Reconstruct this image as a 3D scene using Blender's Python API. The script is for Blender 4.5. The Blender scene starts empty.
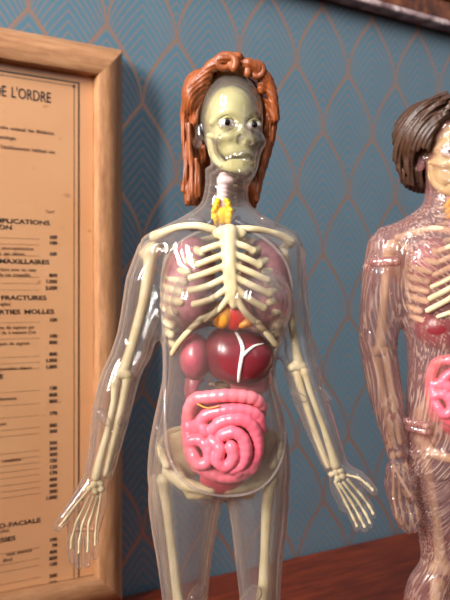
import bpy, math, random
import numpy as np
from mathutils import Vector, Matrix
from mathutils.bvhtree import BVHTree

random.seed(7); np.random.seed(7)
SC = bpy.context.scene
COL = SC.collection
PI = math.pi

# ------------------------------------------------------------------ camera, world, lights, exposure
F = 800.0            # focal length in pixels of the 450x600 frame
CX, CY = 225.0, 298.0
CAMH = 0.25          # camera height over the cabinet top
cam_d = bpy.data.cameras.new('camera'); cam = bpy.data.objects.new('camera', cam_d); COL.objects.link(cam)
cam_d.sensor_fit = 'VERTICAL'; cam_d.sensor_height = 36.0; cam_d.lens = 36.0 * F / 600.0
cam_d.shift_y = -(300 - CY) / 600.0
cam.location = (0, 0, CAMH); cam.rotation_euler = (PI / 2, 0, 0)
cam_d.clip_start = 0.01
cam_d.dof.use_dof = True; cam_d.dof.focus_distance = 0.385; cam_d.dof.aperture_fstop = 17
SC.camera = cam

w = bpy.data.worlds.new('world'); SC.world = w; w.use_nodes = True
bg = w.node_tree.nodes['Background']; bg.inputs[1].default_value = 1.0
_n, _l = w.node_tree.nodes, w.node_tree.links                        # the room round about: pale ceiling, dim walls, dark floor
_tc = _n.new('ShaderNodeTexCoord'); _sx = _n.new('ShaderNodeSeparateXYZ'); _l.new(_tc.outputs['Generated'], _sx.inputs[0])
_mr = _n.new('ShaderNodeMapRange'); _l.new(_sx.outputs[2], _mr.inputs[0]); _mr.inputs[1].default_value = -0.5; _mr.inputs[2].default_value = 0.75
_cr = _n.new('ShaderNodeValToRGB'); _l.new(_mr.outputs[0], _cr.inputs[0]); _e = _cr.color_ramp.elements; _e.new(0.4); _e.new(0.66)
for _k, (_p, _c) in enumerate(((0.0, (0.02, 0.014, 0.01)), (0.40, (0.05, 0.045, 0.045)), (0.62, (0.36, 0.36, 0.38)), (1.0, (0.62, 0.65, 0.72)))):
    _e[_k].position = _p; _e[_k].color = (*_c, 1)
_l.new(_cr.outputs[0], bg.inputs[0])

def area(name, loc, target, sx, sy, power, col):
    l = bpy.data.lights.new(name, 'AREA'); l.shape = 'RECTANGLE'; l.size = sx; l.size_y = sy; l.energy = power; l.color = col
    o = bpy.data.objects.new(name, l); COL.objects.link(o); o.location = loc
    o.rotation_euler = (Vector(target) - Vector(loc)).to_track_quat('-Z', 'Y').to_euler()
    return o
for k, (wx, wy) in enumerate(((-1.13, -0.62), (-0.80, -0.88))):      # two tall casements in the wall to the left
    wlt = area('window_light', (wx, wy, 1.05), (0.02, 0.6, 0.60), 0.13, 0.9, 6.0, (1.0, 0.96, 0.91)); wlt.data.spread = math.radians(56)
area('fill_light_right', (1.5, -1.2, 0.9), (0.1, 0.5, 0.2), 0.3, 0.9, 2.0, (1.0, 0.93, 0.88))  # weak fill added at the front right, not a window

SC.view_settings.view_transform = 'Standard'; SC.view_settings.look = 'None'
SC.view_settings.gamma = 1; SC.view_settings.use_curve_mapping = False
SC.view_settings.exposure = 0.0
SC.cycles.transparent_max_bounces = 48
SC.cycles.max_bounces = 12
SC.cycles.transmission_bounces = 10
SC.cycles.caustics_reflective = False; SC.cycles.caustics_refractive = False
SC.cycles.sample_clamp_indirect = 4

# ------------------------------------------------------------------ material helpers
def lin(c):
    return tuple(((v / 255) / 12.92 if v / 255 <= 0.04045 else (((v / 255) + 0.055) / 1.055) ** 2.4) for v in c)
def new_mat(name):
    m = bpy.data.materials.new(name); m.use_nodes = True; m.node_tree.nodes.clear()
    return m, m.node_tree.nodes, m.node_tree.links
class NB:
    """small node-expression builder"""
    def __init__(s, n, l): s.n, s.l = n, l
    def put(s, sock, v):
        if isinstance(v, (int, float)): sock.default_value = v
        elif isinstance(v, tuple): sock.default_value = v if len(v) == 4 or sock.type == 'VECTOR' else (*v, 1)
        else: s.l.new(v, sock)
    def m(s, op, a, b=0.0, c=None, clamp=False):
        x = s.n.new('ShaderNodeMath'); x.operation = op; x.use_clamp = clamp
        s.put(x.inputs[0], a); s.put(x.inputs[1], b)
        if c is not None: s.put(x.inputs[2], c)
        return x.outputs[0]
    def mixc(s, f, a, b):
        x = s.n.new('ShaderNodeMix'); x.data_type = 'RGBA'
        s.put(x.inputs[0], f); s.put(x.inputs[6], a); s.put(x.inputs[7], b); return x.outputs[2]
    def mixf(s, f, a, b):
        x = s.n.new('ShaderNodeMix'); x.data_type = 'FLOAT'
        s.put(x.inputs[0], f); s.put(x.inputs[2], a); s.put(x.inputs[3], b); return x.outputs[0]
    def mixs(s, f, a, b):
        x = s.n.new('ShaderNodeMixShader'); s.put(x.inputs[0], f); s.l.new(a, x.inputs[1]); s.l.new(b, x.inputs[2]); return x.outputs[0]
    def coord(s, scale=(1, 1, 1), rot=(0, 0, 0), which='Object'):
        t = s.n.new('ShaderNodeTexCoord'); mp = s.n.new('ShaderNodeMapping'); s.l.new(t.outputs[which], mp.inputs[0])
        mp.inputs['Scale'].default_value = scale; mp.inputs['Rotation'].default_value = rot; return mp.outputs[0]
    def noise(s, vec, scale, detail=3, rough=0.5):
        x = s.n.new('ShaderNodeTexNoise'); s.l.new(vec, x.inputs['Vector']); x.inputs['Scale'].default_value = scale
        x.inputs['Detail'].default_value = detail; x.inputs['Roughness'].default_value = rough; return x.outputs[0]
    def ramp(s, f, stops):
        x = s.n.new('ShaderNodeValToRGB'); s.put(x.inputs[0], f); e = x.color_ramp.elements
        while len(e) < len(stops): e.new(0.5)
        for el, (p, c) in zip(e, stops): el.position = p; el.color = (*c, 1)
        return x.outputs[0]
    def bump(s, h, strength, dist):
        x = s.n.new('ShaderNodeBump'); s.l.new(h, x.inputs['Height']); x.inputs['Strength'].default_value = strength; x.inputs['Distance'].default_value = dist
        return x.outputs[0]
    def out(s, sh):
        o = s.n.new('ShaderNodeOutputMaterial'); s.l.new(sh, o.inputs[0])
    def pbr(s, col, rough=0.5, metal=0.0, normal=None, spec=0.5, coat=0.0, sss=0.0):
        p = s.n.new('ShaderNodeBsdfPrincipled')
        s.put(p.inputs['Base Color'], col); s.put(p.inputs['Roughness'], rough); s.put(p.inputs['Metallic'], metal)
        p.inputs['Specular IOR Level'].default_value = spec; p.inputs['Coat Weight'].default_value = coat
        if sss: p.inputs['Subsurface Weight'].default_value = sss; p.inputs['Subsurface Scale'].default_value = 0.002
        if normal is not None: s.l.new(normal, p.inputs['Normal'])
        s.out(p.outputs[0]); return p
def paint(name, rgb, var=0.12, rough=0.4, scale=120, bump=0.0, bscale=900, coat=0.0, rgb2=None, spec=0.5):
    """plain moulded or painted plastic with slight tonal mottling"""
    m, n, l = new_mat(name); b = NB(n, l); v = b.coord()
    f = b.noise(v, scale, 3); c = lin(rgb); c2 = lin(rgb2) if rgb2 else tuple(x * (1 - var) ** 2 for x in c)
    col = b.mixc(b.m('MULTIPLY_ADD', f, 2.4, -0.7, clamp=True), c2, c)
    nb = b.bump(b.noise(v, bscale, 2), bump, 0.0004) if bump else None
    b.pbr(col, rough, normal=nb, coat=coat, spec=spec); return m

def clear_plastic(name, tint, haze, hz=0.3, lines=False, base=0.0, inner=False, bend=0.8):
    """thin clear plastic: straight-through transmission, Fresnel gloss, thicker and slightly milky at grazing view"""
    m, n, l = new_mat(name); b = NB(n, l)
    v = b.coord()
    if lines:
        big = n.new('ShaderNodeTexNoise'); l.new(v, big.inputs['Vector']); big.inputs['Scale'].default_value = 9; big.inputs['Detail'].default_value = 1
        mp = n.new('ShaderNodeVectorMath'); mp.operation = 'MULTIPLY_ADD'; l.new(big.outputs[1], mp.inputs[0]); mp.inputs[1].default_value = (0.05,) * 3; l.new(v, mp.inputs[2])
        def fibres(ang):
            ro = n.new('ShaderNodeMapping'); l.new(mp.outputs[0], ro.inputs[0]); ro.inputs['Rotation'].default_value = (0, math.radians(ang), 0)
            sq = n.new('ShaderNodeMapping'); l.new(ro.outputs[0], sq.inputs[0]); sq.inputs['Scale'].default_value = (1, 1, 0.02)
            return b.noise(sq.outputs[0], 900, 0.6, 0.4)
        s0 = n.new('ShaderNodeSeparateXYZ'); l.new(v, s0.inputs[0])
        arm = b.m('MULTIPLY', b.m('SUBTRACT', b.m('ABSOLUTE', s0.outputs[0]), 0.024), 120.0, clamp=True); low = b.m('MULTIPLY', b.m('SUBTRACT', 0.25, s0.outputs[2]), 25.0, clamp=True)
        trunk = b.mixf(low, fibres(62), fibres(-32)); hh = b.mixf(arm, trunk, fibres(8))
        h = b.m('MULTIPLY', b.m('SUBTRACT', hh, 0.46), 6.0, clamp=True)
        nrm = b.bump(h, 0.3, 0.0008)
        sz = n.new('ShaderNodeSeparateXYZ'); l.new(v, sz.inputs[0]); below = b.m('MULTIPLY', b.m('SUBTRACT', 0.306, sz.outputs[2]), 150.0, clamp=True)
        streak = b.m('MULTIPLY', h, b.m('MULTIPLY', below, b.m('MULTIPLY_ADD', b.noise(v, 60, 2), 2.4, -0.5, clamp=True)))
    else:
        h = b.noise(v, 38, 2); nrm = b.bump(h, 0.2, 0.0012); streak = None
    lw = n.new('ShaderNodeLayerWeight'); lw.inputs[0].default_value = 0.5
    fc = lw.outputs['Facing']
    tr = n.new('ShaderNodeBsdfTransparent'); l.new(b.mixc(b.m('POWER', fc, 3.0), (0.985, 0.98, 0.975) if not lines else lin((250, 238, 236)), tint), tr.inputs[0])
    gl = n.new('ShaderNodeBsdfGlossy'); gl.inputs['Color'].default_value = (1, 1, 1, 1); gl.inputs['Roughness'].default_value = 0.09 if lines else 0.05; l.new(nrm, gl.inputs['Normal'])
    fr = b.m('MULTIPLY_ADD', b.m('POWER', fc, 3.2), 0.8 if not inner else 0.4, 0.04 if not inner else 0.008)
    df = n.new('ShaderNodeBsdfDiffuse'); tl = n.new('ShaderNodeBsdfTranslucent')
    hc = b.mixc(streak, (*haze, 1), (*lin((240, 208, 190)), 1)) if streak is not None else (*haze, 1)
    b.put(df.inputs[0], hc); b.put(tl.inputs[0], hc)
    hazesh = b.mixs(0.5, df.outputs[0], tl.outputs[0])
    hf = b.m('ADD', b.m('MULTIPLY_ADD', b.m('POWER', fc, 2.6), hz * 0.8, base), b.m('MULTIPLY', b.m('POWER', fc, 9.0), hz * 0.9), clamp=True)
    if streak is not None: hf = b.m('MULTIPLY_ADD', streak, 0.42, hf, clamp=True)
    rf = n.new('ShaderNodeBsdfRefraction'); rf.inputs['Color'].default_value = (0.97, 0.95, 0.94, 1); rf.inputs['Roughness'].default_value = 0.10; rf.inputs['IOR'].default_value = 1.3
    thru = b.mixs(b.m('MULTIPLY_ADD', b.m('POWER', fc, 2.0), bend - 0.1, 0.1), tr.outputs[0], rf.outputs[0]) if bend else tr.outputs[0]
    s1 = b.mixs(hf, thru, hazesh)
    b.out(b.mixs(fr, s1, gl.outputs[0]))
    return m

# ------------------------------------------------------------------ object helpers
def link(name, me, mat=None, parent=None, smooth=True, world=False):
    o = bpy.data.objects.new(name, me); COL.objects.link(o)
    if mat is not None and len(me.materials) == 0: me.materials.append(mat)
    if parent is not None:
        o.parent = parent
    return o
def np_mesh(name, V, Q, smooth=True):
    me = bpy.data.meshes.new(name); V = np.asarray(V, np.float32); Q = np.asarray(Q, np.int32)
    k = Q.shape[1]
    me.vertices.add(len(V)); me.vertices.foreach_set('co', V.ravel())
    me.loops.add(Q.size); me.loops.foreach_set('vertex_index', Q.ravel())
    me.polygons.add(len(Q)); me.polygons.foreach_set('loop_start', np.arange(0, Q.size, k, dtype=np.int32))
    me.polygons.foreach_set('use_smooth', np.full(len(Q), smooth))
    me.update(calc_edges=True); me.validate(); return me
def tag(o, label, cat, group=None, kind=None):
    if label: o['label'] = label
    if cat: o['category'] = cat
    if group: o['group'] = group
    if kind: o['kind'] = kind
def empty(name, loc, rz=0):
    o = bpy.data.objects.new(name, None); COL.objects.link(o); o.location = loc; o.rotation_euler = (0, 0, rz); o.empty_display_size = 0.02
    return o
def box_mesh(name, lo, hi, bevel=0.0, seg=3):
    import bmesh
    bm = bmesh.new(); bmesh.ops.create_cube(bm, size=1)
    for v in bm.verts: v.co = Vector([(lo[i] + hi[i]) / 2 + v.co[i] * (hi[i] - lo[i]) for i in range(3)])
    if bevel: bmesh.ops.bevel(bm, geom=list(bm.edges), offset=bevel, segments=seg, affect='EDGES', profile=0.5)
    me = bpy.data.meshes.new(name); bm.to_mesh(me); bm.free()
    return me

# ------------------------------------------------------------------ signed distance modelling (pixels-as-units in a figure's own space)
class Field:
    """points are (x, y, d): x right, y down, d away; the grid stores h = -y"""
    def __init__(s, x0, x1, y0, y1, d0, d1, v):
        s.v = v; s.o = np.array([x0, d0, -y1], np.float32)
        s.n = [int(math.ceil((b - a) / v)) + 1 for a, b in ((x0, x1), (d0, d1), (-y1, -y0))]
        s.F = np.full(s.n, 60.0, np.float32)
    def blk(s, lo, hi, pad):
        sl, ax = [], []
        for i in range(3):
            a = max(0, int(math.floor((lo[i] - pad - s.o[i]) / s.v))); b = min(s.n[i], int(math.ceil((hi[i] + pad - s.o[i]) / s.v)) + 1)
            if b <= a: return None, None
            sl.append(slice(a, b)); ax.append(s.o[i] + s.v * np.arange(a, b, dtype=np.float32))
        return tuple(sl), np.meshgrid(*ax, indexing='ij', sparse=True)
    def comb(s, sl, d, k, op):
        a = s.F[sl]
        if op == 'add':
            if k > 0:
                h = np.maximum(k - np.abs(a - d), 0) / k; s.F[sl] = np.minimum(a, d) - h * h * k * 0.25
            else: s.F[sl] = np.minimum(a, d)
        else:
            d = -d
            if k > 0:
                h = np.maximum(k - np.abs(a - d), 0) / k; s.F[sl] = np.maximum(a, d) + h * h * k * 0.25
            else: s.F[sl] = np.maximum(a, d)
    def cone(s, p, q, ra, rb, k=0, op='add'):
        a = np.array([p[0], p[2], -p[1]], np.float32); b = np.array([q[0], q[2], -q[1]], np.float32); R = max(ra, rb)
        sl, g = s.blk(np.minimum(a, b) - R, np.maximum(a, b) + R, k + 6)
        if sl is None: return
        ab = b - a; L = float(ab @ ab) + 1e-9
        t = np.clip(((g[0] - a[0]) * ab[0] + (g[1] - a[1]) * ab[1] + (g[2] - a[2]) * ab[2]) / L, 0, 1)
        d = np.sqrt((g[0] - a[0] - t * ab[0]) ** 2 + (g[1] - a[1] - t * ab[1]) ** 2 + (g[2] - a[2] - t * ab[2]) ** 2) - (ra + (rb - ra) * t)
        s.comb(sl, d, k, op)
    def path(s, pts, rs, k=0, op='add', k0=None):
        if not hasattr(rs, '__len__'): rs = [rs] * len(pts)
        if len(pts) == 2: s.cone(pts[0], pts[1], rs[0], rs[1], k, op); return
        A = np.array([[p[0], p[2], -p[1]] for p in pts], np.float32); R = float(max(rs))
        sl, g = s.blk(A.min(0) - R, A.max(0) + R, k + 6)
        if sl is None: return
        D = np.full([q.stop - q.start for q in sl], 60.0, np.float32); base = [q.start for q in sl]
        for i in range(len(pts) - 1):
            a, b = A[i], A[i + 1]; R = max(rs[i], rs[i + 1]); s2, g = s.blk(np.minimum(a, b) - R, np.maximum(a, b) + R, k + 6)
            if s2 is None: continue
            ab = b - a; L = float(ab @ ab) + 1e-9
            t = np.clip(((g[0] - a[0]) * ab[0] + (g[1] - a[1]) * ab[1] + (g[2] - a[2]) * ab[2]) / L, 0, 1)
            d = np.sqrt((g[0] - a[0] - t * ab[0]) ** 2 + (g[1] - a[1] - t * ab[1]) ** 2 + (g[2] - a[2] - t * ab[2]) ** 2) - (rs[i] + (rs[i + 1] - rs[i]) * t)
            s3 = tuple(slice(q.start - o, q.stop - o) for q, o in zip(s2, base)); D[s3] = np.minimum(D[s3], d)
        s.comb(sl, D, k, op)
    def ell(s, c, r, k=0, op='add', rz=0.0, rx=0.0, ry=0.0):
        """c (x,y,d), r (rx,ry,rd); ry: in-picture roll (deg, clockwise seen), rz: yaw"""
        cc = np.array([c[0], c[2], -c[1]], np.float32); rr = np.array([r[0], r[2], r[1]], np.float32); R = float(max(rr))
        sl, g = s.blk(cc - R, cc + R, k + 6)
        if sl is None: return
        M = (Matrix.Rotation(math.radians(rz), 3, 'Z') @ Matrix.Rotation(math.radians(ry), 3, 'Y') @ Matrix.Rotation(math.radians(rx), 3, 'X')).transposed()
        P = [g[i] - cc[i] for i in range(3)]
        q = [M[i][0] * P[0] + M[i][1] * P[1] + M[i][2] * P[2] for i in range(3)]
        k0 = np.sqrt((q[0] / rr[0]) ** 2 + (q[1] / rr[1]) ** 2 + (q[2] / rr[2]) ** 2)
        k1 = np.sqrt((q[0] / rr[0] ** 2) ** 2 + (q[1] / rr[1] ** 2) ** 2 + (q[2] / rr[2] ** 2) ** 2) + 1e-6
        s.comb(sl, np.where(k0 < 1e-3, -float(min(rr)), k0 * (k0 - 1) / k1), k, op)
    def loft(s, secs, k=0, op='add', pw=2.0):
        """secs: (y, cx, cd, rx, rd) sorted by y"""
        A = np.array(secs, np.float32); ys = A[:, 0]
        lo = np.array([np.min(A[:, 1] - A[:, 3]), np.min(A[:, 2] - A[:, 4]), -ys[-1]]); hi = np.array([np.max(A[:, 1] + A[:, 3]), np.max(A[:, 2] + A[:, 4]), -ys[0]])
        sl, g = s.blk(lo, hi, k + 6)
        y = -g[2].ravel()
        def cub(col):                       # monotone-ish cubic through the sections
            m = np.gradient(A[:, col], ys); i = np.clip(np.searchsorted(ys, y) - 1, 0, len(ys) - 2); h = ys[i + 1] - ys[i]
            t = np.clip((y - ys[i]) / h, 0, 1); a, b2 = A[i, col], A[i + 1, col]
            return ((2 * t**3 - 3 * t**2 + 1) * a + (t**3 - 2 * t**2 + t) * h * m[i] + (-2 * t**3 + 3 * t**2) * b2 + (t**3 - t**2) * h * m[i + 1])[None, None, :]
        cx, cd, rx, rd = [cub(c) for c in (1, 2, 3, 4)]
        rho = (np.abs((g[0] - cx) / rx) ** pw + np.abs((g[1] - cd) / rd) ** pw) ** (1 / pw)
        d = (rho - 1) * np.minimum(rx, rd)
        d = np.maximum(d, np.maximum(ys[0] + g[2], -g[2] - ys[-1]))
        s.comb(sl, d, k, op)
    def nets(s, level=0.0, flip=False, smooth=2):
        Fv = s.F - level
        S = Fv < 0
        S[0] = S[-1] = False; S[:, 0] = S[:, -1] = False; S[:, :, 0] = S[:, :, -1] = False
        c = np.zeros([k - 1 for k in s.n], np.int8)
        for i in (0, 1):
            for j in (0, 1):
                for k in (0, 1): c += S[i:s.n[0] - 1 + i, j:s.n[1] - 1 + j, k:s.n[2] - 1 + k]
        act = (c > 0) & (c < 8); idx = np.full(act.shape, -1, np.int32); I = np.argwhere(act); idx[act] = np.arange(len(I))
        acc = np.zeros((len(I), 3), np.float32); cnt = np.zeros(len(I), np.float32)
        cor = [(i, j, k) for i in (0, 1) for j in (0, 1) for k in (0, 1)]
        for a in cor:
            for ax in range(3):
                if a[ax]: continue
                b = list(a); b[ax] = 1
                fa = Fv[I[:, 0] + a[0], I[:, 1] + a[1], I[:, 2] + a[2]]; fb = Fv[I[:, 0] + b[0], I[:, 1] + b[1], I[:, 2] + b[2]]
                m = (fa < 0) != (fb < 0); t = np.where(m, fa / np.where(m, fa - fb, 1), 0)
                p = np.array(a, np.float32)[None, :].repeat(len(I), 0); p[:, ax] += t
                acc += p * m[:, None]; cnt += m
        V = I + acc / np.maximum(cnt, 1)[:, None]
        Q = []
        for ax in range(3):
            u, v2 = [(1, 2), (2, 0), (0, 1)][ax]
            sa = [slice(None)] * 3; sb = [slice(None)] * 3; sa[ax] = slice(0, -1); sb[ax] = slice(1, None)
            E = S[tuple(sa)] != S[tuple(sb)]; P = np.argwhere(E)
            P = P[(P[:, u] > 0) & (P[:, v2] > 0) & (P[:, u] < s.n[u] - 1) & (P[:, v2] < s.n[v2] - 1)]
            inside = S[P[:, 0], P[:, 1], P[:, 2]]
            def at(du, dv):
                X = P.copy(); X[:, u] += du; X[:, v2] += dv; return idx[X[:, 0], X[:, 1], X[:, 2]]
            q = np.stack([at(-1, -1), at(0, -1), at(0, 0), at(-1, 0)], 1)
            q[~inside] = q[~inside][:, ::-1]; q = q[(q >= 0).all(1)]; Q.append(q)
        Q = np.concatenate(Q)
        for _ in range(smooth):
            A_ = Q.ravel(); B_ = np.roll(Q, -1, 1).ravel(); C_ = np.roll(Q, 1, 1).ravel(); N = np.bincount(A_, minlength=len(V)) * 2.0
            nv = np.stack([np.bincount(A_, V[B_, i] + V[C_, i], len(V)) for i in range(3)], 1) / np.maximum(N, 1)[:, None]
            V = V * 0.45 + nv * 0.55
        V = V * s.v + s.o
        if flip: Q = Q[:, ::-1]
        return V, Q

def groove(f, cx, cy, amp, fr):
    """combed strands: ridges that run round the crown and straight down below it"""
    x = (f.o[0] + f.v * np.arange(f.n[0]))[:, None, None]; d = (f.o[1] + f.v * np.arange(f.n[1]))[None, :, None]; y = -(f.o[2] + f.v * np.arange(f.n[2]))[None, None, :]
    R = np.sqrt((x - cx) ** 2 + np.minimum(0, y - cy) ** 2)
    f.F = (f.F + amp * np.sin(fr * R + 0.35 * d + 1.2 * np.sin(y * 0.05 + x * 0.04))).astype(np.float32)
def catmull(pts, n=6, closed=False):
    P = [np.array(p, float) for p in pts]; out = []
    N = len(P)
    for i in range(N if closed else N - 1):
        if closed: p0, p1, p2, p3 = P[(i - 1) % N], P[i], P[(i + 1) % N], P[(i + 2) % N]
        else: p0, p1, p2, p3 = P[max(i - 1, 0)], P[i], P[i + 1], P[min(i + 2, N - 1)]
        for k in range(n):
            t = k / n; out.append(0.5 * (2 * p1 + (p2 - p0) * t + (2 * p0 - 5 * p1 + 4 * p2 - p3) * t * t + (3 * p1 - p0 - 3 * p2 + p3) * t**3))
    if not closed: out.append(P[-1])
    return out
def tube(pts, r, seg=10, flat=1.0, closed=False, up=(0, 1, 0), caps=True):
    """V,Q of a swept tube with rounded ends in (x,d,h) space; pts already in that space; r scalar/list; flat squashes along 'up'"""
    P = np.array(pts, float); n = len(P); R = np.array(r if hasattr(r, '__len__') else [r] * n, float)
    if len(R) != n: R = np.interp(np.linspace(0, 1, n), np.linspace(0, 1, len(R)), R)
    if not closed and caps:
        t0 = P[0] - P[1]; t0 /= np.linalg.norm(t0); t1 = P[-1] - P[-2]; t1 /= np.linalg.norm(t1)
        pre = [(P[0] + t0 * R[0] * math.sin(a), R[0] * math.cos(a)) for a in (1.5, 1.1, 0.6)]; post = [(P[-1] + t1 * R[-1] * math.sin(a), R[-1] * math.cos(a)) for a in (0.6, 1.1, 1.5)]
        P = np.array([p for p, _ in pre] + list(P) + [p for p, _ in post]); R = np.array([q for _, q in pre] + list(R) + [q for _, q in post]); n = len(P)
    V = []
    upv = np.array(up, float)
    for i in range(n):
        a = P[(i - 1) % n] if closed or i else P[0]; b = P[(i + 1) % n] if closed or i < n - 1 else P[-1]
        t = b - a; t /= np.linalg.norm(t) + 1e-9
        s = np.cross(t, upv); ls = np.linalg.norm(s)
        s = s / ls if ls > 1e-3 else np.array([1.0, 0, 0]); u = np.cross(s, t)
        for k in range(seg):
            th = 2 * PI * k / seg; V.append(P[i] + s * math.cos(th) * R[i] + u * math.sin(th) * R[i] * flat)
    Q = []
    for i in range(n if closed else n - 1):
        j = (i + 1) % n
        for k in range(seg): Q.append((i * seg + k, i * seg + (k + 1) % seg, j * seg + (k + 1) % seg, j * seg + k))
    return np.array(V), np.array(Q)

class Figure:
    def __init__(s, name, z, fx):
        s.z, s.u = z, z / F; s.fx = fx
        s.base = np.array([(fx - CX) * s.u, z, 0.0]); s.root = empty(name, tuple(s.base))
    def W(s, V):
        V = np.asarray(V, float); X = np.empty_like(V)
        X[:, 0] = (V[:, 0] - CX) * s.u; X[:, 1] = s.z + V[:, 1] * s.u; X[:, 2] = CAMH + (CY + V[:, 2]) * s.u
        return X - s.base
    def add(s, name, VQ, mat, parent=None, label=None):
        V, Q = VQ; o = link(name, np_mesh(name, s.W(V), Q), mat, parent or s.root)
        if label: o['label'] = label
        return o
    def tube(s, name, pts, r, mat, parent=None, n=6, seg=10, flat=1.0, closed=False, up=(0, 1, 0), label=None):
        P = [(p[0], p[2], -p[1]) for p in pts]; P = catmull(P, n, closed)
        return s.add(name, tube(P, r, seg, flat, closed, up), mat, parent, label)
def merge(*VQs):
    Vs, Qs, o = [], [], 0
    for V, Q in VQs: Vs.append(V); Qs.append(Q + o); o += len(V)
    return np.concatenate(Vs), np.concatenate(Qs)

# ------------------------------------------------------------------ the wall, the cabinet top
TH = math.atan2(800, 1215)                         # the wall runs away to the right
WD = Vector((math.cos(TH), math.sin(TH), 0)); WN = Vector((math.sin(TH), -math.cos(TH), 0)); WC = 0.611
WC = 0.25 / 0.32 * WD.x - 75 / F * (0.25 / 0.32) * WD.y
def wall_pt(px, py, off=0.0):
    """point on the plane 'off' in front of the wall seen at that pixel, as (s along wall, z)"""
    ux = (px - CX) / F; Z = (WC - off) / (WD.x - WD.y * ux); X = ux * Z; z = CAMH + (CY - py) / F * Z
    return X * WD.x + Z * WD.y, z
WM = Matrix((( WD.x, WN.x, 0, 0), (WD.y, WN.y, 0, 0), (0, 0, 1, 0), (0, 0, 0, 1)))   # local (s, off, z) about the wall line
W0 = Vector((-WN.x * WC, -WN.y * WC, 0))
def wall_world(s, off, z): return W0 + WD * s + WN * off + Vector((0, 0, z))

def wallpaper():
    m, n, l = new_mat('wallpaper'); b = NB(n, l)
    t = n.new('ShaderNodeTexCoord'); sx = n.new('ShaderNodeSeparateXYZ'); l.new(t.outputs['Object'], sx.inputs[0])
    Wd, Hh = 0.0672, 0.0615
    s0, z0 = wall_pt(323, 5)
    u = b.m('DIVIDE', b.m('SUBTRACT', sx.outputs[0], s0), Wd); v = b.m('DIVIDE', b.m('SUBTRACT', sx.outputs[2], z0), -Hh)
    def q(off_u, off_v):
        uu = b.m('ADD', u, off_u); dx = b.m('ABSOLUTE', b.m('SUBTRACT', uu, b.m('ROUND', uu)))
        g = b.m('DIVIDE', b.m('ARCSINE', b.m('MULTIPLY', dx, 1.998)), PI / 2)
        sl = b.m('DIVIDE', 4 / PI * Hh / Wd, b.m('SQRT', b.m('SUBTRACT', 1.02, b.m('MULTIPLY', b.m('MULTIPLY', dx, dx), 4))))
        return b.m('FLOORED_MODULO', b.m('SUBTRACT', b.m('SUBTRACT', v, off_v), g), 2.0), b.m('SQRT', b.m('MULTIPLY_ADD', sl, sl, 1.0))
    q0, k0 = q(0, 0); q1, k1 = q(0.5, 1)
    lt = b.m('LESS_THAN', q0, q1); Q = b.mixf(lt, q1, q0); K = b.mixf(lt, k1, k0)
    wob = b.noise(b.coord(), 160, 2)
    dist = b.m('DIVIDE', Q, K)                                       # true distance below the last arch, in units of Hh
    thick = b.m('SUBTRACT', 1.0, b.m('SMOOTH_MIN', 1.0, b.m('DIVIDE', b.m('SUBTRACT', dist, 0.034), 0.018), 0.01), clamp=True)
    dup = b.m('DIVIDE', b.m('SUBTRACT', 2.0, Q), K); top = b.m('LESS_THAN', dup, 0.0)
    per = 0.142
    fr = b.m('FRACT', b.m('DIVIDE', b.m('SUBTRACT', Q, 0.02), per)); tri = b.m('ABSOLUTE', b.m('SUBTRACT', fr, 0.5))    # 0 at the line
    ln = b.m('LESS_THAN', b.m('DIVIDE', b.m('MULTIPLY', tri, per), K), 0.017)
    ln = b.m('MULTIPLY', ln, b.m('GREATER_THAN', dist, 0.05)); ln = b.m('MULTIPLY', ln, b.m('MULTIPLY_ADD', wob, 1.2, 0.0, clamp=True))
    ln = b.m('MULTIPLY', ln, 0.66)
    fac = b.m('MAXIMUM', thick, ln)
    base = b.mixc(b.noise(b.coord(), 25, 4), lin((88, 126, 146)), lin((100, 140, 158)))
    col = b.mixc(fac, base, lin((188, 146, 124)))
    p = b.pbr(col, b.mixf(fac, 0.40, 0.34), b.mixf(fac, 0.45, 0.75), normal=b.bump(b.noise(b.coord(), 700, 2), 0.08, 0.0004)); return m
PAPER = wallpaper()
def slab(name, s0, s1, z0, z1, o0, o1, mat, parent=None, bevel=0):
    """box laid against the wall in (s, off, z)"""
    me = box_mesh(name, (s0, -o1, z0), (s1, -o0, z1), bevel) # local y = away from the room
    o = link(name, me, mat, parent)
    if parent is None:
        o.location = W0; o.rotation_euler = (0, 0, TH)
    return o
wl = slab('wall_back', -0.9, 2.4, -0.75, 1.5, -0.05, 0.0, PAPER); tag(wl, None, None, kind='structure')
wl['label'] = 'blue wallpaper with copper pointed scale pattern'

def wood(name, a, b2, c3, scale=(3, 40, 40), rough=0.35, coat=0.0, spec=0.5):
    m, n, l = new_mat(name); b = NB(n, l); v = b.coord(scale)
    f = b.noise(v, 5, 6, 0.62); f2 = b.noise(b.coord((scale[0] * 4, scale[1] * 5, scale[2] * 5)), 6, 3)
    col = b.ramp(b.m('MULTIPLY_ADD', f2, 0.3, b.m('MULTIPLY', f, 0.7)), [(0.33, lin(a)), (0.5, lin(b2)), (0.66, lin(c3))])
    b.pbr(col, rough, normal=b.bump(f, 0.12, 0.0006), coat=coat, spec=spec); return m
MAHOG = wood('red_brown_wood', (62, 20, 8), (100, 36, 14), (130, 52, 22), (3, 30, 30), 0.45, 0.0, 0.2)
ct = empty('cabinet', tuple(wall_world(0.45, 0.3, 0)), TH)
tag(ct, 'red-brown polished wooden cabinet top under the two anatomy figures', 'cabinet')
o = link('cabinet_top', box_mesh('cabinet_top', (-1.1, -0.28, -0.028), (1.2, 0.297, 0.0), 0.004), MAHOG, ct)
o = link('cabinet_body', box_mesh('cabinet_body', (-1.08, -0.25, -0.73), (1.18, 0.295, -0.0285), 0.003), MAHOG, ct)
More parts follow.
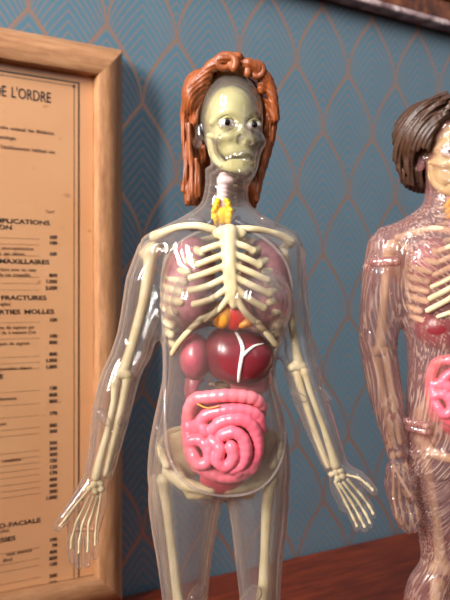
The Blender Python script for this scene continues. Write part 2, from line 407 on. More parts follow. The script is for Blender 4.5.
for k in range(4):
    x = -1.06 + k * 0.56
    o = link('cabinet_door', box_mesh('cabinet_door', (x, -0.268, -0.70), (x + 0.54, -0.2505, -0.05), 0.004), MAHOG, ct)
    h = link('door_knob', np_mesh('door_knob', *[(lambda VQ: (VQ[0] * 0.001 + np.array([x + 0.5, -0.275, -0.3]), VQ[1]))(tube([(0, 0, 0), (0, -6, 0), (0, -14, 0)], [4, 5, 9], 16, up=(0, 0, 1)))][0]), MAHOG, o)
fl = link('floor', box_mesh('floor', (-2.2, -2.2, -0.80), (2.6, 2.6, -0.735)), wood('floor_boards', (90, 62, 40), (120, 84, 56), (140, 100, 70), (2, 14, 14)))
tag(fl, 'wooden floor', None, kind='structure')

# ------------------------------------------------------------------ framed price list
FO = 0.028                                           # front of the sheet in front of the wall
OAK = wood('pale_frame_wood', (128, 86, 54), (162, 114, 76), (184, 136, 96), (30, 30, 4), 0.55)
OAKH = wood('pale_frame_wood_rail', (128, 86, 54), (162, 114, 76), (184, 136, 96), (4, 30, 30), 0.55)
sR, zT = wall_pt(128.0, 45.5, FO + 0.0)
sL = sR - 0.50; zB = 0.0015
fr_root = empty('framed_price_list', tuple(wall_world(sR - 0.25, 0.0, 0)), TH)
tag(fr_root, 'pale wooden frame holding an orange printed price list, leaning on the wall', 'picture frame')
def fl_(s, off, z): return (s - (sR - 0.25), -off, z)   # to frame-local
RW = 0.0245; RB = 0.019
prof = [(x_ * 1.24, o_) for x_, o_ in [(0.0, 0.004), (0.0, 0.012), (0.0012, 0.019), (0.0036, 0.0265), (0.0072, 0.033), (0.0115, 0.0375), (0.0155, 0.0395), (0.0210, 0.0392), (0.0240, 0.0375), (0.0245, 0.036), (0.0245, 0.004)]]
def rail(name, a, b_, inward, mat, wa, wb, sc=1.0):
    """mitred moulding from corner a to corner b (s,z)"""
    V = []; a = np.array(a); b_ = np.array(b_); inward = np.array(inward); t = (b_ - a) / np.linalg.norm(b_ - a)
    for (c, e) in ((a, 1), (b_, -1)):
        for (r, off) in prof:
            r2 = r * sc; p = c + inward * r2 + t * e * r * (1.0)
            V.append(fl_(p[0], off, p[1]))
    n = len(prof); Q = [(i, (i + 1) % n, n + (i + 1) % n, n + i) for i in range(n)]
    import bmesh
    bm = bmesh.new(); vs = [bm.verts.new(v) for v in V]
    for q in Q: f = bm.faces.new([vs[i] for i in q]); f.smooth = True
    bm.faces.new(vs[:n]); bm.faces.new(vs[n:]); bmesh.ops.recalc_face_normals(bm, faces=bm.faces)
    me = bpy.data.meshes.new(name); bm.to_mesh(me); bm.free(); me.materials.append(mat)
    o = link(name, me, None, fr_root)
    es = o.modifiers.new('e', 'EDGE_SPLIT'); es.split_angle = math.radians(38)
    return o
rail('frame_rail', (sL, zT), (sR, zT), (0, -1), OAKH, 0, 0)
rail('frame_stile', (sR, zT), (sR, zB), (-1, 0), OAK, 0, 0)
rail('frame_rail', (sR, zB), (sL, zB), (0, 1), OAKH, 0, 0)
rail('frame_stile', (sL, zB), (sL, zT), (1, 0), OAK, 0, 0)
def sheet_mat():
    m, n, l = new_mat('aged_orange_paper'); b = NB(n, l)
    f = b.noise(b.coord(), 14, 5); g = b.noise(b.coord(), 260, 2)
    col = b.mixc(b.m('MULTIPLY_ADD', f, 1.6, -0.3, clamp=True), lin((240, 172, 118)), lin((248, 190, 136)))
    spots = b.m('GREATER_THAN', b.noise(b.coord(), 120, 1), 0.76)
    col = b.mixc(b.m('MULTIPLY', spots, 0.35), col, lin((160, 95, 55)))
    b.pbr(col, 0.75, normal=b.bump(g, 0.1, 0.0003)); return m
sh = link('paper_sheet', box_mesh('paper_sheet', fl_(sL + 0.022, FO - 0.001, zB + 0.010), fl_(sR - 0.022, FO - 0.003, zT - 0.022)), sheet_mat(), fr_root, )
link('backing_board', box_mesh('backing_board', fl_(sL + 0.02, FO - 0.0035, zB + 0.009), fl_(sR - 0.02, 0.006, zT - 0.02)), OAK, fr_root)
INK = paint('brown_black_ink', (62, 44, 34), rough=0.8); INKM = paint('brown_ink', (120, 86, 62), rough=0.8); INKL = paint('faded_brown_ink', (150, 104, 70), rough=0.8)
SO = FO - 0.0008
def line_box(name, s0, s1, z0, z1, mat): return link(name, box_mesh(name, fl_(s0, SO, z0), fl_(s1, SO - 0.0003, z1)), mat, sh)
bx, bz = wall_pt(79.5, 82.5, SO); _, bzb = wall_pt(76, 597, SO)
line_box('printed_border', bx - 0.0012, bx, bzb, bz, INK); line_box('printed_border', bx - 0.45, bx, bz - 0.0011, bz, INK); line_box('printed_border', bx - 0.45, bx, bzb, bzb + 0.0011, INK)
line_box('printed_border', bx - 0.0047, bx - 0.0043, bzb + 0.003, bz - 0.003, INK); line_box('printed_border', bx - 0.45, bx - 0.0043, bz - 0.0038, bz - 0.0034, INK); line_box('printed_border', bx - 0.45, bx - 0.0043, bzb + 0.0032, bzb + 0.0036, INK)
for zz in (bz - 0.0036, bzb + 0.0034): line_box('border_dot', bx - 0.0056, bx - 0.0034, zz - 0.0011, zz + 0.0011, INK)
fcache = {}
def text(txt, rx, cy, px_h, bold=0.0, wide=1.0, mat=INK, align='RIGHT', sp=1.0, name='printed_text'):
    s, z = wall_pt(rx, cy, SO); s2, z2 = wall_pt(rx, cy + px_h, SO); size = abs(z - z2) / 0.70
    cu = bpy.data.curves.new(name, 'FONT'); cu.body = txt; cu.align_x = align; cu.align_y = 'CENTER'; cu.size = size; cu.offset = bold * size; cu.space_character = sp; cu.space_word = 1.5; cu.extrude = 0.00005
    cu.materials.append(mat); cu.resolution_u = 3
    tmp = bpy.data.objects.new(name, cu); COL.objects.link(tmp); bpy.context.view_layer.update()
    me = bpy.data.meshes.new_from_object(tmp.evaluated_get(bpy.context.evaluated_depsgraph_get())); bpy.data.objects.remove(tmp); bpy.data.curves.remove(cu)
    o = bpy.data.objects.new(name, me); COL.objects.link(o); o.parent = sh
    o.location = fl_(s, SO + 0.0001, z); o.rotation_euler = (PI / 2, 0, 0); o.scale = (wide, 1, 1)
    return o
text("CONSEIL DE L'ORDRE", 51, 98.5, 10.5, 0.006, 0.69)
for t_, rx, cy in (("Tarif établi par l'Ordre national des Médecins", 54, 133.5), ("et de stomatologie", 15.5, 138.5), ("applicable dans l'établissement habituel des", 55, 152.3)): text(t_, rx, cy, 3.7, 0.004, 0.92, INKM)
text('Tarif', 54, 212, 2.6, 0.012, 1.3, INKL)
for t_, rx, cy in (('COMPLICATIONS', 49.5, 223.3), ("D'EXTRACTION", 12, 227.8), ('MAXILLAIRES', 49.5, 262.5), ('FRACTURES', 46.5, 298), ('PARTIES MOLLES', 54, 311.7), ('CHIRURGIE', 3, 376.5), ('MAXILLO-FACIALE', 40.5, 520), ('PROTHESIES', 15.5, 538)):
    text(t_, rx, cy, 4.3, 0.02, 1.42)
for t_, rx, cy in (('soins pré et post-opératoires', 33.5, 249), ('la séance, par séance', 24.5, 254), ('fracture avec ou sans', 36, 270), ('pose de ces craquelés', 30.5, 275.2), ('(par angles)', 10.5, 304), ('Perte de sagesse par', 34.5, 327), ('ou de à mesure (1er', 36, 332), ('dents de sagesse', 29.5, 343), ('première séance', 31.5, 367.5), ('traitements', 16.5, 398), ('soins', 6, 423.5), ('remplacés', 21, 459), ('(suite)', 9, 530), ('mise étendue', 32, 550), ('(fixe)', 12.5, 559)):
    text(t_, rx, cy, 3.3, 0.004, 1.0, INKM)
for t_, cy in (('100', 237.5), ('100', 243.2), ('100', 254.3), ('800', 275.6), ('1.000', 281.7), ('2.000', 288.2), ('100', 320), ('100', 336), ('800', 342.4), ('800', 354), ('1.000', 360.3), ('1.000', 366.6), ('120', 388), ('800', 394.6), ('800', 401), ('170', 413), ('300', 425), ('300', 431), ('300', 442.6), ('300', 448.3), ('300', 454.2), ('120', 460.2), ('120', 466.5), ('170', 472.5), ('400', 479), ('400', 485), ('300', 491), ('1.000', 497), ('100', 539), ('70', 545), ('400', 551.3), ('800', 557.5), ('150', 563.5), ('200', 575), ('250', 582)):
    text(t_, 57.0, cy, 3.4, 0.03, 1.18, sp=0.95)
for cy in (238, 244, 255, 276, 282.5, 289, 321, 337, 355, 361, 367, 389, 402, 414, 426, 432, 449, 455, 461, 467, 473, 480, 486, 492, 546, 557, 564, 576, 583):
    s, z = wall_pt(40, cy + 1.2, SO); line_box('dotted_leader', s - 0.30, s, z - 0.00012, z + 0.00012, INKL)
pane_m = clear_plastic('picture_glass', (0.95, 0.95, 0.95), (0.9, 0.9, 0.9), 0.0, bend=0)
link('glass_pane', box_mesh('glass_pane', fl_(sL + 0.0235, FO + 0.0006, zB + 0.0235), fl_(sR - 0.0235, FO + 0.0018, zT - 0.0235)), pane_m, fr_root)

# ------------------------------------------------------------------ marbled frame, top right
def marbled(name, a, b2, c3, sc):
    m, n, l = new_mat(name); b = NB(n, l); f = b.noise(b.coord(), sc, 6, 0.7)
    b.pbr(b.ramp(f, [(0.38, lin(a)), (0.52, lin(b2)), (0.66, lin(c3))]), 0.3, coat=0.2); return m
MR1 = marbled('mottled_grey_rose_paint', (110, 86, 88), (178, 152, 152), (232, 220, 218), 60)
MR2 = marbled('mottled_bronze_paint', (48, 22, 14), (104, 54, 28), (150, 96, 60), 45)
GOLD = paint('dull_gold', (150, 104, 52), rough=0.35)
s1, z1 = wall_pt(400, 12.2, 0.02)
m_root = empty('marbled_picture_frame', tuple(wall_world(s1 + 0.12, 0.0, 0)), TH)
tag(m_root, 'dark marbled picture frame hanging high on the wall above the short-haired figure', 'picture frame')
m0, m1, mz, mt = s1 - 0.30, s1 + 0.55, z1, z1 + 0.5
def ring(name, inset, wd, off0, off1, mat, bev=0.002):
    import bmesh
    parts = [((m0 + inset, mz + inset), (m1 - inset, mz + inset + wd)), ((m0 + inset, mt - inset - wd), (m1 - inset, mt - inset)), ((m0 + inset, mz + inset + wd), (m0 + inset + wd, mt - inset - wd)), ((m1 - inset - wd, mz + inset + wd), (m1 - inset, mt - inset - wd))]
    for (a, b_) in parts:
        me = box_mesh(name, (a[0] - s1 - 0.12, -off1, a[1]), (b_[0] - s1 - 0.12, -off0, b_[1]), bev); link(name, me, mat, m_root)
ring('outer_moulding', 0.0, 0.0065, 0.002, 0.020, MR1)
ring('middle_moulding', 0.0066, 0.022, 0.002, 0.017, MR2)
ring('inner_moulding', 0.0287, 0.006, 0.002, 0.021, GOLD)
link('picture', box_mesh('picture', (m0 + 0.034 - s1 - 0.12, -0.008, mz + 0.034), (m1 - 0.034 - s1 - 0.12, -0.003, mt - 0.034)), MR2, m_root)

# ------------------------------------------------------------------ plastics of the figures
BONE = paint('cream_bone_plastic', (216, 200, 162), 0.10, 0.5, 90, 0.15, 500, rgb2=(190, 168, 124))
SKULL = paint('pale_yellow_skull_plastic', (198, 192, 138), 0.10, 0.5, 70, 0.1, 400, rgb2=(180, 172, 108))
HAIR = None
def hair_mat(name, a, b2):
    m, n, l = new_mat(name); b = NB(n, l)
    v = b.coord((1, 1, 0.16)); f = b.noise(v, 330, 3, 0.55)
    b.pbr(b.mixc(b.m('MULTIPLY_ADD', f, 2.2, -0.6, clamp=True), lin(a), lin(b2)), 0.47, normal=b.bump(f, 0.5, 0.0010)); return m
RED_HAIR = hair_mat('auburn_painted_hair', (106, 50, 19), (154, 80, 36)); BROWN_HAIR = hair_mat('brown_painted_hair', (50, 30, 20), (76, 48, 32))
LUNG = paint('dusty_pink_lung', (172, 112, 116), 0.1, 0.5, 260, 0.3, 700, rgb2=(140, 80, 88))
LIVER = paint('maroon_liver', (134, 42, 50), 0.1, 0.3, 60, coat=0.3, rgb2=(108, 28, 38))
MAUVE = paint('mauve_lobe', (176, 88, 98), 0.1, 0.35, 60, coat=0.3, rgb2=(150, 66, 78))
PINK = paint('pink_gut', (240, 118, 134), 0.1, 0.3, 80, coat=0.35, rgb2=(226, 98, 118))
PINK2 = paint('pale_pink_colon', (242, 136, 144), 0.1, 0.3, 80, coat=0.35, rgb2=(228, 112, 124))
DPINK = paint('deep_pink_tissue', (206, 74, 88), 0.1, 0.35, 60, rgb2=(186, 56, 72))
YEL = paint('yellow_gland', (244, 200, 30), 0.1, 0.35, 200, 0.3, 900, rgb2=(226, 168, 18))
ORANGE = paint('orange_heart_fat', (232, 160, 60), 0.1, 0.35, 100, rgb2=(210, 130, 40))
REDH = paint('red_heart', (206, 40, 30), 0.1, 0.3, 100, coat=0.3)
WHITE = paint('white_paint', (240, 232, 226), 0.05, 0.3, 100)
TOOTH = paint('off_white_teeth', (206, 198, 160), 0.1, 0.45, 100)
BLACK = paint('black_pupil', (16, 12, 12), 0.05, 0.15, 100)
PALEPINK = paint('pale_pink_windpipe', (232, 206, 204), 0.1, 0.4, 200)
NAVY = paint('dark_blue_vein', (46, 50, 72), 0.1, 0.35, 100)
RIMC = clear_plastic('clear_plastic_rim', lin((232, 214, 206)), lin((236, 220, 212)), 0.45, base=0.25)
CLEAR = clear_plastic('clear_plastic_skin', lin((206, 194, 186)), lin((232, 214, 206)), 0.7, base=0.06)
ROSE = clear_plastic('rose_tinted_striated_plastic', lin((206, 146, 142)), lin((228, 160, 156)), 0.5, lines=True, base=0.20)
ROSERIM = clear_plastic('rose_plastic_rim', lin((214, 150, 144)), lin((224, 160, 150)), 0.5, base=0.2)

# ------------------------------------------------------------------ shared anatomy builders
def bone(fig, name, segs, knobs, mat=BONE, v=0.9, k=3.0, parent=None, label=None):
    """segs: list of polyline [(x,y,d,r)...]; knobs: (x,y,d,r)"""
    allp = [p for s in segs for p in s] + list(knobs); A = np.array(allp); R = A[:, 3].max() + 4
    f = Field(A[:, 0].min() - R, A[:, 0].max() + R, A[:, 1].min() - R, A[:, 1].max() + R, A[:, 2].min() - R, A[:, 2].max() + R, v)
    for s in segs: f.path([p[:3] for p in s], [p[3] for p in s], k)
    for q in knobs: f.ell(q[:3], (q[3],) * 3, k)
    return fig.add(name, f.nets(smooth=1), mat, parent, label)
def hand_bones(fig, wrist, fingers, thumb, r=1.5, v=0.75):
    segs = []; kn = []
    for f_ in fingers + [thumb]:
        for a, b_ in zip(f_[:-1], f_[1:]):
            a = np.array(a, float); b_ = np.array(b_, float); p = a + (b_ - a) * 0.06; q = a + (b_ - a) * 0.94; m = (p + q) / 2
            segs.append([(*p, r * 1.15), (*m, r * 0.8), (*q, r * 1.2)])
    for w_ in wrist: kn.append(w_)
    return bone(fig, 'hand_skeleton', segs, kn, v=v, k=0.6)
def coil_field(paths, box, v, seg_len=9, r_in=0.84):
    f = Field(*box, v)
    for pts, r in paths:
        P = catmull(pts, 10); L = [0]
        for a, b_ in zip(P[:-1], P[1:]): L.append(L[-1] + np.linalg.norm(b_ - a))
        # beaded gut: radius swells between regular pinches
        rs = [r * (r_in + (1 - r_in) * abs(math.sin(PI * q / seg_len)) ** 0.6) for q in L]
        tmp = Field(*box, v); tmp.path([tuple(p) for p in P], rs, 0.5)
        a = f.F; d = tmp.F; f.F = np.minimum(a, d)
    return f
def intestines(fig, S, root=None):
    """S maps figure-local gut coordinates (based on the long-haired figure) to the wanted figure's"""
    col = [(198, 466, -10), (192, 452, -16), (189, 430, -20), (190, 408, -24), (196, 396, -28), (208, 393, -33), (226, 391, -36), (241, 392, -35), (253, 395, -31), (259, 403, -24), (258, 420, -12), (256, 440, -6), (250, 460, -4)]
    box = S['box']
    f = coil_field([([S['f'](p) for p in col], 6.8 * S['k'])], box, 1.0, 8.5 * S['k'], 0.80)
    colon = fig.add('large_intestine', f.nets(smooth=1), PINK2)
    mass = Field(*box, 1.2)
    for c, r in (((222, 430, -12), (36, 36, 16)), ((228, 450, -12), (28, 26, 15))):
        mass.ell(S['f'](c), tuple(q * S['k'] for q in r), 6)
    paths = [
        [(198, 425, -31), (206, 411, -35), (224, 405, -39), (243, 405, -39), (256, 411, -35), (259, 424, -30)],
        [(212, 425, -36), (223, 415, -40), (239, 413, -42), (251, 420, -40), (256, 434, -36), (255, 449, -33), (248, 461, -32)],
        [(222, 429, -40), (233, 425, -43), (242, 431, -43), (245, 444, -41), (241, 456, -38), (232, 461, -37)],
        [(231, 438, -43), (233, 449, -42), (226, 458, -40), (218, 452, -41), (220, 441, -42), (213, 434, -39)],
        [(191, 436, -31), (201, 434, -34), (209, 442, -37), (209, 453, -37), (201, 457, -35), (195, 449, -33)],
        [(192, 424, -28), (201, 419, -33), (206, 426, -35)],
        [(190, 420, -27), (192, 440, -29), (197, 455, -30), (205, 464, -30), (218, 469, -32), (232, 470, -32), (245, 466, -30)],
        [(254, 452, -31), (250, 462, -31), (240, 462, -35), (236, 466, -34)],
    ]
    f = coil_field([([S['f'](p) for p in q], 6.3 * S['k']) for q in paths], box, 0.9, 7.0 * S['k'], 0.90)
    fine = f.nets(smooth=1); si = fig.add('small_intestine', merge(fine, mass.nets(smooth=2)), PINK)
    g = Field(*box, 1.2); g.ell(S['f']((222, 474, -20)), tuple(q * S['k'] for q in (22, 11, 11)), 0); g.ell(S['f']((224, 483, -18)), tuple(q * S['k'] for q in (11, 7, 8)), 6)
    fig.add('bladder', g.nets(smooth=2), DPINK)

# ================================================================== WOMAN: clear figure with auburn hair
A = Figure('anatomical_model', 0.40, 225)
tag(A.root, 'clear plastic female anatomy figure with long auburn hair, visible skeleton and organs', 'anatomy model')
PH = math.radians(20)
HC = (231.0, 12.0)         # head pivot x, d
def hd(a, f, y):           # head-local: a to picture right, f forward, y picture row; slight roll
    a2 = a + (y - 130) * 0.045
    return (HC[0] + a2 * math.cos(PH) + f * math.sin(PH), y, HC[1] + a2 * math.sin(PH) - f * math.cos(PH))
YAW = math.degrees(PH)
body = Field(48, 384, 58, 806, -62, 66, 1.2)
# torso + neck
body.loft([(168, 228, 8, 23, 24), (190, 226, 8, 22, 23), (205, 225, 9, 27, 24), (216, 224, 8, 42, 26), (228, 222, 6, 62, 29), (242, 221, 4, 70, 34), (262, 223, 3, 69, 40), (290, 226, 3, 66, 43), (318, 226, 3, 65, 43), (336, 223.5, 3, 62, 41), (358, 220, 3, 57.5, 39), (380, 219, 3, 57, 39), (400, 219, 3, 61, 41), (425, 219, 4, 66.5, 44), (450, 219, 5, 70.5, 47), (470, 219, 6, 70.5, 48), (482, 219, 6, 66, 45), (492, 219, 6, 56, 38)], 0, pw=2.25)
body.ell((196, 302, -32), (27, 25, 22), 14); body.ell((258, 302, -33), (30, 27, 24), 14)
# legs
body.loft([(430, 196, 6, 14, 22), (450, 190, 6, 27, 34), (470, 186, 6, 34, 42), (492, 185, 6, 37, 43), (525, 184, 5, 33.5, 38), (560, 184, 4, 27.5, 33), (600, 185, 2, 23, 27), (628, 186, 0, 21, 24), (660, 186, 4, 22, 25), (700, 187, 6, 18, 20), (745, 188, 6, 11.5, 13), (775, 189, 4, 11, 13), (792, 189, 0, 12, 16)], 10)
body.loft([(430, 246, 6, 14, 22), (450, 250, 6, 26, 34), (470, 254, 6, 32, 42), (492, 257, 6, 32.5, 43), (525, 259, 5, 28.5, 38), (560, 259, 4, 24, 33), (600, 260, 2, 20.5, 27), (628, 260, 0, 19.5, 24), (660, 259, 4, 21, 25), (700, 258, 6, 17, 20), (745, 257, 6, 11.5, 13), (775, 256, 4, 11, 13), (792, 256, 0, 12, 16)], 10)
for x in (189, 256):
    body.path([(x, 787, 12), (x + (x - 222) * 0.05, 791, -28)], [11, 8], 8); body.path([(x - 2, 796, -2), (x + (x - 222) * 0.1, 796, -36)], [4, 4], 4)
# left-of-picture arm and hand
body.path([(157, 256, 5), (148, 283, 5), (140, 320, 4), (132, 350, 3)], [22, 23, 20.5, 18], 12)
body.path([(132, 350, 3), (121, 375, 1), (116, 393, -1), (112, 412, -3), (107, 440, -6), (102, 465, -8)], [18, 19, 19.5, 19, 16.5, 13.5], 6)
body.loft([(440, 105, -7, 7, 6), (455, 103, -8, 12, 10), (470, 100, -9, 13, 9.5), (485, 95, -10, 15, 8.5), (500, 92, -11, 17.5, 8), (515, 88, -12, 17.5, 7.5), (528, 85.5, -13, 16, 6)], 6)
LH = {'f': [[(95, 478, -10), (74, 527, -15), (74, 541, -17), (76, 555, -19)], [(97, 478, -10), (82, 528, -16), (82, 544, -19), (83, 559, -21)], [(99, 478, -10), (90, 528, -15), (91, 543, -18), (91, 558, -20)], [(101, 478, -9), (98, 526, -14), (98, 539, -16), (98, 551, -18)]], 't': [(90, 482, -13), (78, 500, -18), (68, 513, -21), (63, 521, -22)]}
for fg, r in zip(LH['f'], (4.0, 4.1, 4.1, 3.7)): body.path([(fg[1][0], fg[1][1] - 8, fg[1][2])] + fg[1:], [r + .3, r, r - 0.3, r - 0.7], 0.8)
body.path([(92, 482, -12)] + LH['t'][1:], [8, 6.5, 5.6, 4.6], 4)
# right-of-picture arm and hand
body.path([(284, 254, 5), (289, 283, 5), (296, 320, 4), (297, 350, 3)], [22, 18, 14.5, 14.5], 12)
body.path([(297, 350, 3), (302, 372, 1), (309, 395, -1), (320, 425, -4), (331, 455, -7), (336, 466, -8)], [14.5, 17, 17, 15.5, 13, 11.5], 6)
body.ell((345, 487, -12), (15, 23, 8), 5, ry=-28)
body.ell((351, 499, -13), (15, 10, 7), 5, ry=-28)
RH = {'f': [[(336, 470, -8), (346, 504, -14), (351, 515, -17), (354, 523, -19)], [(338, 470, -8), (352, 502, -15), (357, 514, -19), (361, 523, -22)], [(341, 469, -9), (358, 499, -15), (363, 511, -18), (366, 519, -21)], [(344, 468, -9), (362, 494, -14), (367, 504, -16), (370, 511, -18)]], 't': [(346, 468, -12), (356, 472, -17), (364, 479, -20), (370, 486, -22)]}
for fg, r in zip(RH['f'], (3.9, 4.3, 4.3, 3.9)): body.path([(fg[1][0] - 3, fg[1][1] - 7, fg[1][2])] + fg[1:], [r + .3, r, r - 0.3, r - 0.7], 0.8)
body.path([(342, 467, -11)] + RH['t'][1:], [7, 5.6, 5, 4.2], 4)
# head: cranium, face, jaw, features
body.ell(hd(0, -2, 112), (33, 43, 39), 0, rz=YAW)
body.ell(hd(0, 10, 142), (27, 42, 28), 10, rz=YAW)
body.ell(hd(0, 20, 168), (14, 15, 14), 12, rz=YAW)
for a, b_, ra, rb in ((hd(0, 34, 128), hd(0, 46, 146), 3.2, 5.2),): body.cone(a, b_, ra, rb, 6)
for sgn in (-1, 1):
    body.ell(hd(sgn * 4, 42, 147), (3.5, 3, 3.5), 3); body.path([hd(sgn * 5, 34.5, 119), hd(sgn * 14, 32, 115.5), hd(sgn * 22, 25, 119)], [2.6, 3.0, 2.4], 4)
    body.ell(hd(sgn * 14, 31, 127), (6, 5.5, 5), 5, op='sub', rz=YAW); body.ell(hd(sgn * 14, 26.5, 127), (8, 5, 5.5), 2, rz=YAW)
    body.ell(hd(sgn * 18, 26, 143), (8, 7, 6), 8, rz=YAW)
    body.ell(hd(sgn * 35.5, -3, 135), (3.6, 14, 8), 3, rz=YAW - sgn * 20); body.ell(hd(sgn * 38.8, -5, 132), (2.4, 7.5, 4.5), 2, op='sub', rz=YAW)
body.path([hd(-9, 35.5, 160), hd(-3, 39, 158), hd(0, 39, 158.6), hd(3, 39, 158), hd(9, 35.5, 160)], [1.4, 2.4, 2.1, 2.4, 1.4], 2)
body.path([hd(-8, 35, 162.5), hd(0, 38.5, 164.5), hd(8, 35, 162.5)], [1.4, 2.9, 1.4], 2)
body.ell(hd(0, 33, 176), (8, 6, 6), 5)
V1, Q1 = body.nets(smooth=2)
V2, Q2 = body.nets(level=-4.2, flip=True, smooth=3)
shell = A.add('body_shell', (V1, Q1), CLEAR, label='clear colourless plastic skin')
INNER = clear_plastic('clear_plastic_inner_wall', lin((226, 214, 206)), lin((240, 226, 218)), 0.5, base=0.03, inner=True)
A.add('inner_wall', (V2, Q2), INNER, shell)
bvh = BVHTree.FromPolygons([tuple(v) for v in V1], [tuple(int(i) for i in q) for q in Q1])
def on_skin(x, y, lift=0.0, tree=bvh):
    hit = tree.ray_cast(Vector((x, -200, -y)), Vector((0, 1, 0)))
    return (x, y, (hit[0].y if hit[0] else 0) - lift)
plate = [(213, 231), (198, 235), (182, 244), (168, 260), (163, 285), (164, 320), (166, 350), (166, 385), (167, 420), (170, 445), (180, 465), (197, 480), (222, 487), (248, 484), (268, 472), (281, 452), (284, 425), (277, 395), (272, 365), (277, 340), (289, 315), (291, 290), (285, 265), (272, 248), (255, 236), (234, 231)]
A.tube('chest_plate_rim', [on_skin(x, y, -0.4) for x, y in plate], 1.5, RIMC, shell, n=5, seg=8, closed=True)
V3 = [on_skin(x, y, -1.4) for x, y in [(163, 300), (164, 340), (162, 380), (160, 420), (165, 450)]]
# round moulded joint stubs on arms and hips
def stub(fig, p, q, r, mat, parent):
    fig.tube('joint_stub', [p, tuple((np.array(p) + np.array(q)) / 2), q], r, mat, parent, n=2, seg=14)
for p, q, r in (((159, 425, -12), (166, 441, -16), 4.5), ((279, 442, -10), (271, 458, -14), 4.5), ((101, 411, -8), (108, 420, -12), 4.4), ((128, 413, -6), (122, 421, -8), 4.0), ((293, 392, -8), (303, 398, -10), 3.6), ((320, 388, -6), (327, 398, -8), 3.6), ((190, 221, -10), (200, 223, -14), 4), ((262, 221, -12), (272, 226, -10), 4), ((246, 597, -18), (254, 588, -14), 8), ((194, 592, -16), (200, 585, -12), 6)):  # the stub left of the neck stands in for a highlight on the trapezius
    stub(A, p, q, r, CLEAR, shell)

# hair
hf = Field(168, 290, 46, 214, -38, 70, 1.1)
hf.ell((229, 112, 25), (48, 50, 36), 0, rz=YAW)
hf.loft([(100, 229, 30, 47, 30), (130, 229, 32, 47, 28), (160, 226, 30, 42, 22), (185, 222, 30, 36, 15), (203, 222, 30, 26, 9)], 6)
hf.loft([(92, 197, 8, 13, 22), (105, 194, 14, 13.5, 18), (130, 193, 22, 12, 16), (155, 192, 22, 9.5, 16), (178, 194, 14, 8, 14), (192, 193, 12, 10, 13), (204, 191, 12, 6.5, 8)], 5)
hf.loft([(98, 268, 22, 8, 20), (125, 268, 24, 9, 20), (150, 262, 24, 9, 17), (175, 256, 24, 8, 14), (195, 254, 22, 6.5, 11), (206, 253, 22, 3.5, 6)], 5)
hf.ell(hd(0, 0, 114), (34.5, 45, 41), 2, op='sub', rz=YAW); hf.ell(hd(0, 14, 146), (30, 44, 32), 2, op='sub', rz=YAW)
hf.ell((229, 122, -34), (31, 54, 44), 4, op='sub', rz=YAW)
hf.cone((226, 170, 6), (225, 215, 8), 25, 31, 3, op='sub')
hf.ell((200, 137, -6), (8.5, 15, 14), 3, op='sub')
# swept-up fringe and side waves
hf.path([(203, 84, -8), (210, 72, -14), (222, 64, -18), (238, 62, -18)], [5, 6, 6, 4.5], 4)
hf.path([(199, 102, -4), (199, 90, -6), (206, 78, -10)], [4.5, 5.5, 6], 4)
hf.path([(262, 90, -2), (264, 80, -6), (257, 71, -12), (248, 68, -16)], [5, 6.5, 6.5, 5], 4)
for (pts, r) in (([(187, 110, -2), (190, 92, -8), (203, 76, -14), (216, 68, -18)], 2.4), ([(184, 130, 2), (186, 105, -3), (196, 84, -8), (210, 70, -14)], 2.4), ([(183, 190, 4), (186, 165, 2), (184, 140, 1), (184, 115, 2)], 2.6), ([(189, 200, 2), (192, 175, 0), (190, 150, -2), (189, 125, -4)], 2.6), ([(198, 195, 4), (199, 178, 2), (196, 160, 0)], 2.6), ([(272, 95, 6), (275, 115, 8), (271, 140, 10), (262, 170, 12), (257, 198, 14)], 2.6)):
    hf.path(catmull(pts, 4), r, 2.5)
hf.ell((234, 68, -4), (27, 6.5, 14), 5); hf.ell((191, 96, -2), (9, 18, 14), 5); hf.ell((199, 84, 2), (13, 15, 15), 5)
hf.path(catmull([(256, 72, -10), (268, 82, -6), (273, 98, -2), (275, 118, 4)], 4), [5] * 13, 3)
groove(hf, 229, 125, 0.45, 1.9)
hair = A.add('hair', hf.nets(smooth=1), RED_HAIR, label='auburn swept-up hair falling behind the neck')
cl = Field(205, 280, 44, 92, -40, 20, 0.8)
sp = []
for i in range(26):
    a = -0.6 + i * 0.33; r = 9.5 - i * 0.27; sp.append((225 + math.cos(a) * r * 1.15, 68.5 - math.sin(a) * r * 0.95, -20 + i * 0.10))
cl.path(sp, [4.6 - 0.07 * i for i in range(26)], 0.8)
A.add('hair_curl', cl.nets(smooth=1), RED_HAIR, hair)
cl = Field(235, 285, 50, 100, -40, 25, 0.8); sp = []
for i in range(24):
    a = 3.4 - i * 0.33; r = 9.0 - i * 0.28; sp.append((256 + math.cos(a) * r, 75 - math.sin(a) * r * 1.0, -14 + i * 0.1))
cl.path(sp, [4.4 - 0.07 * i for i in range(24)], 0.8)
A.add('hair_curl', cl.nets(smooth=1), RED_HAIR, hair)

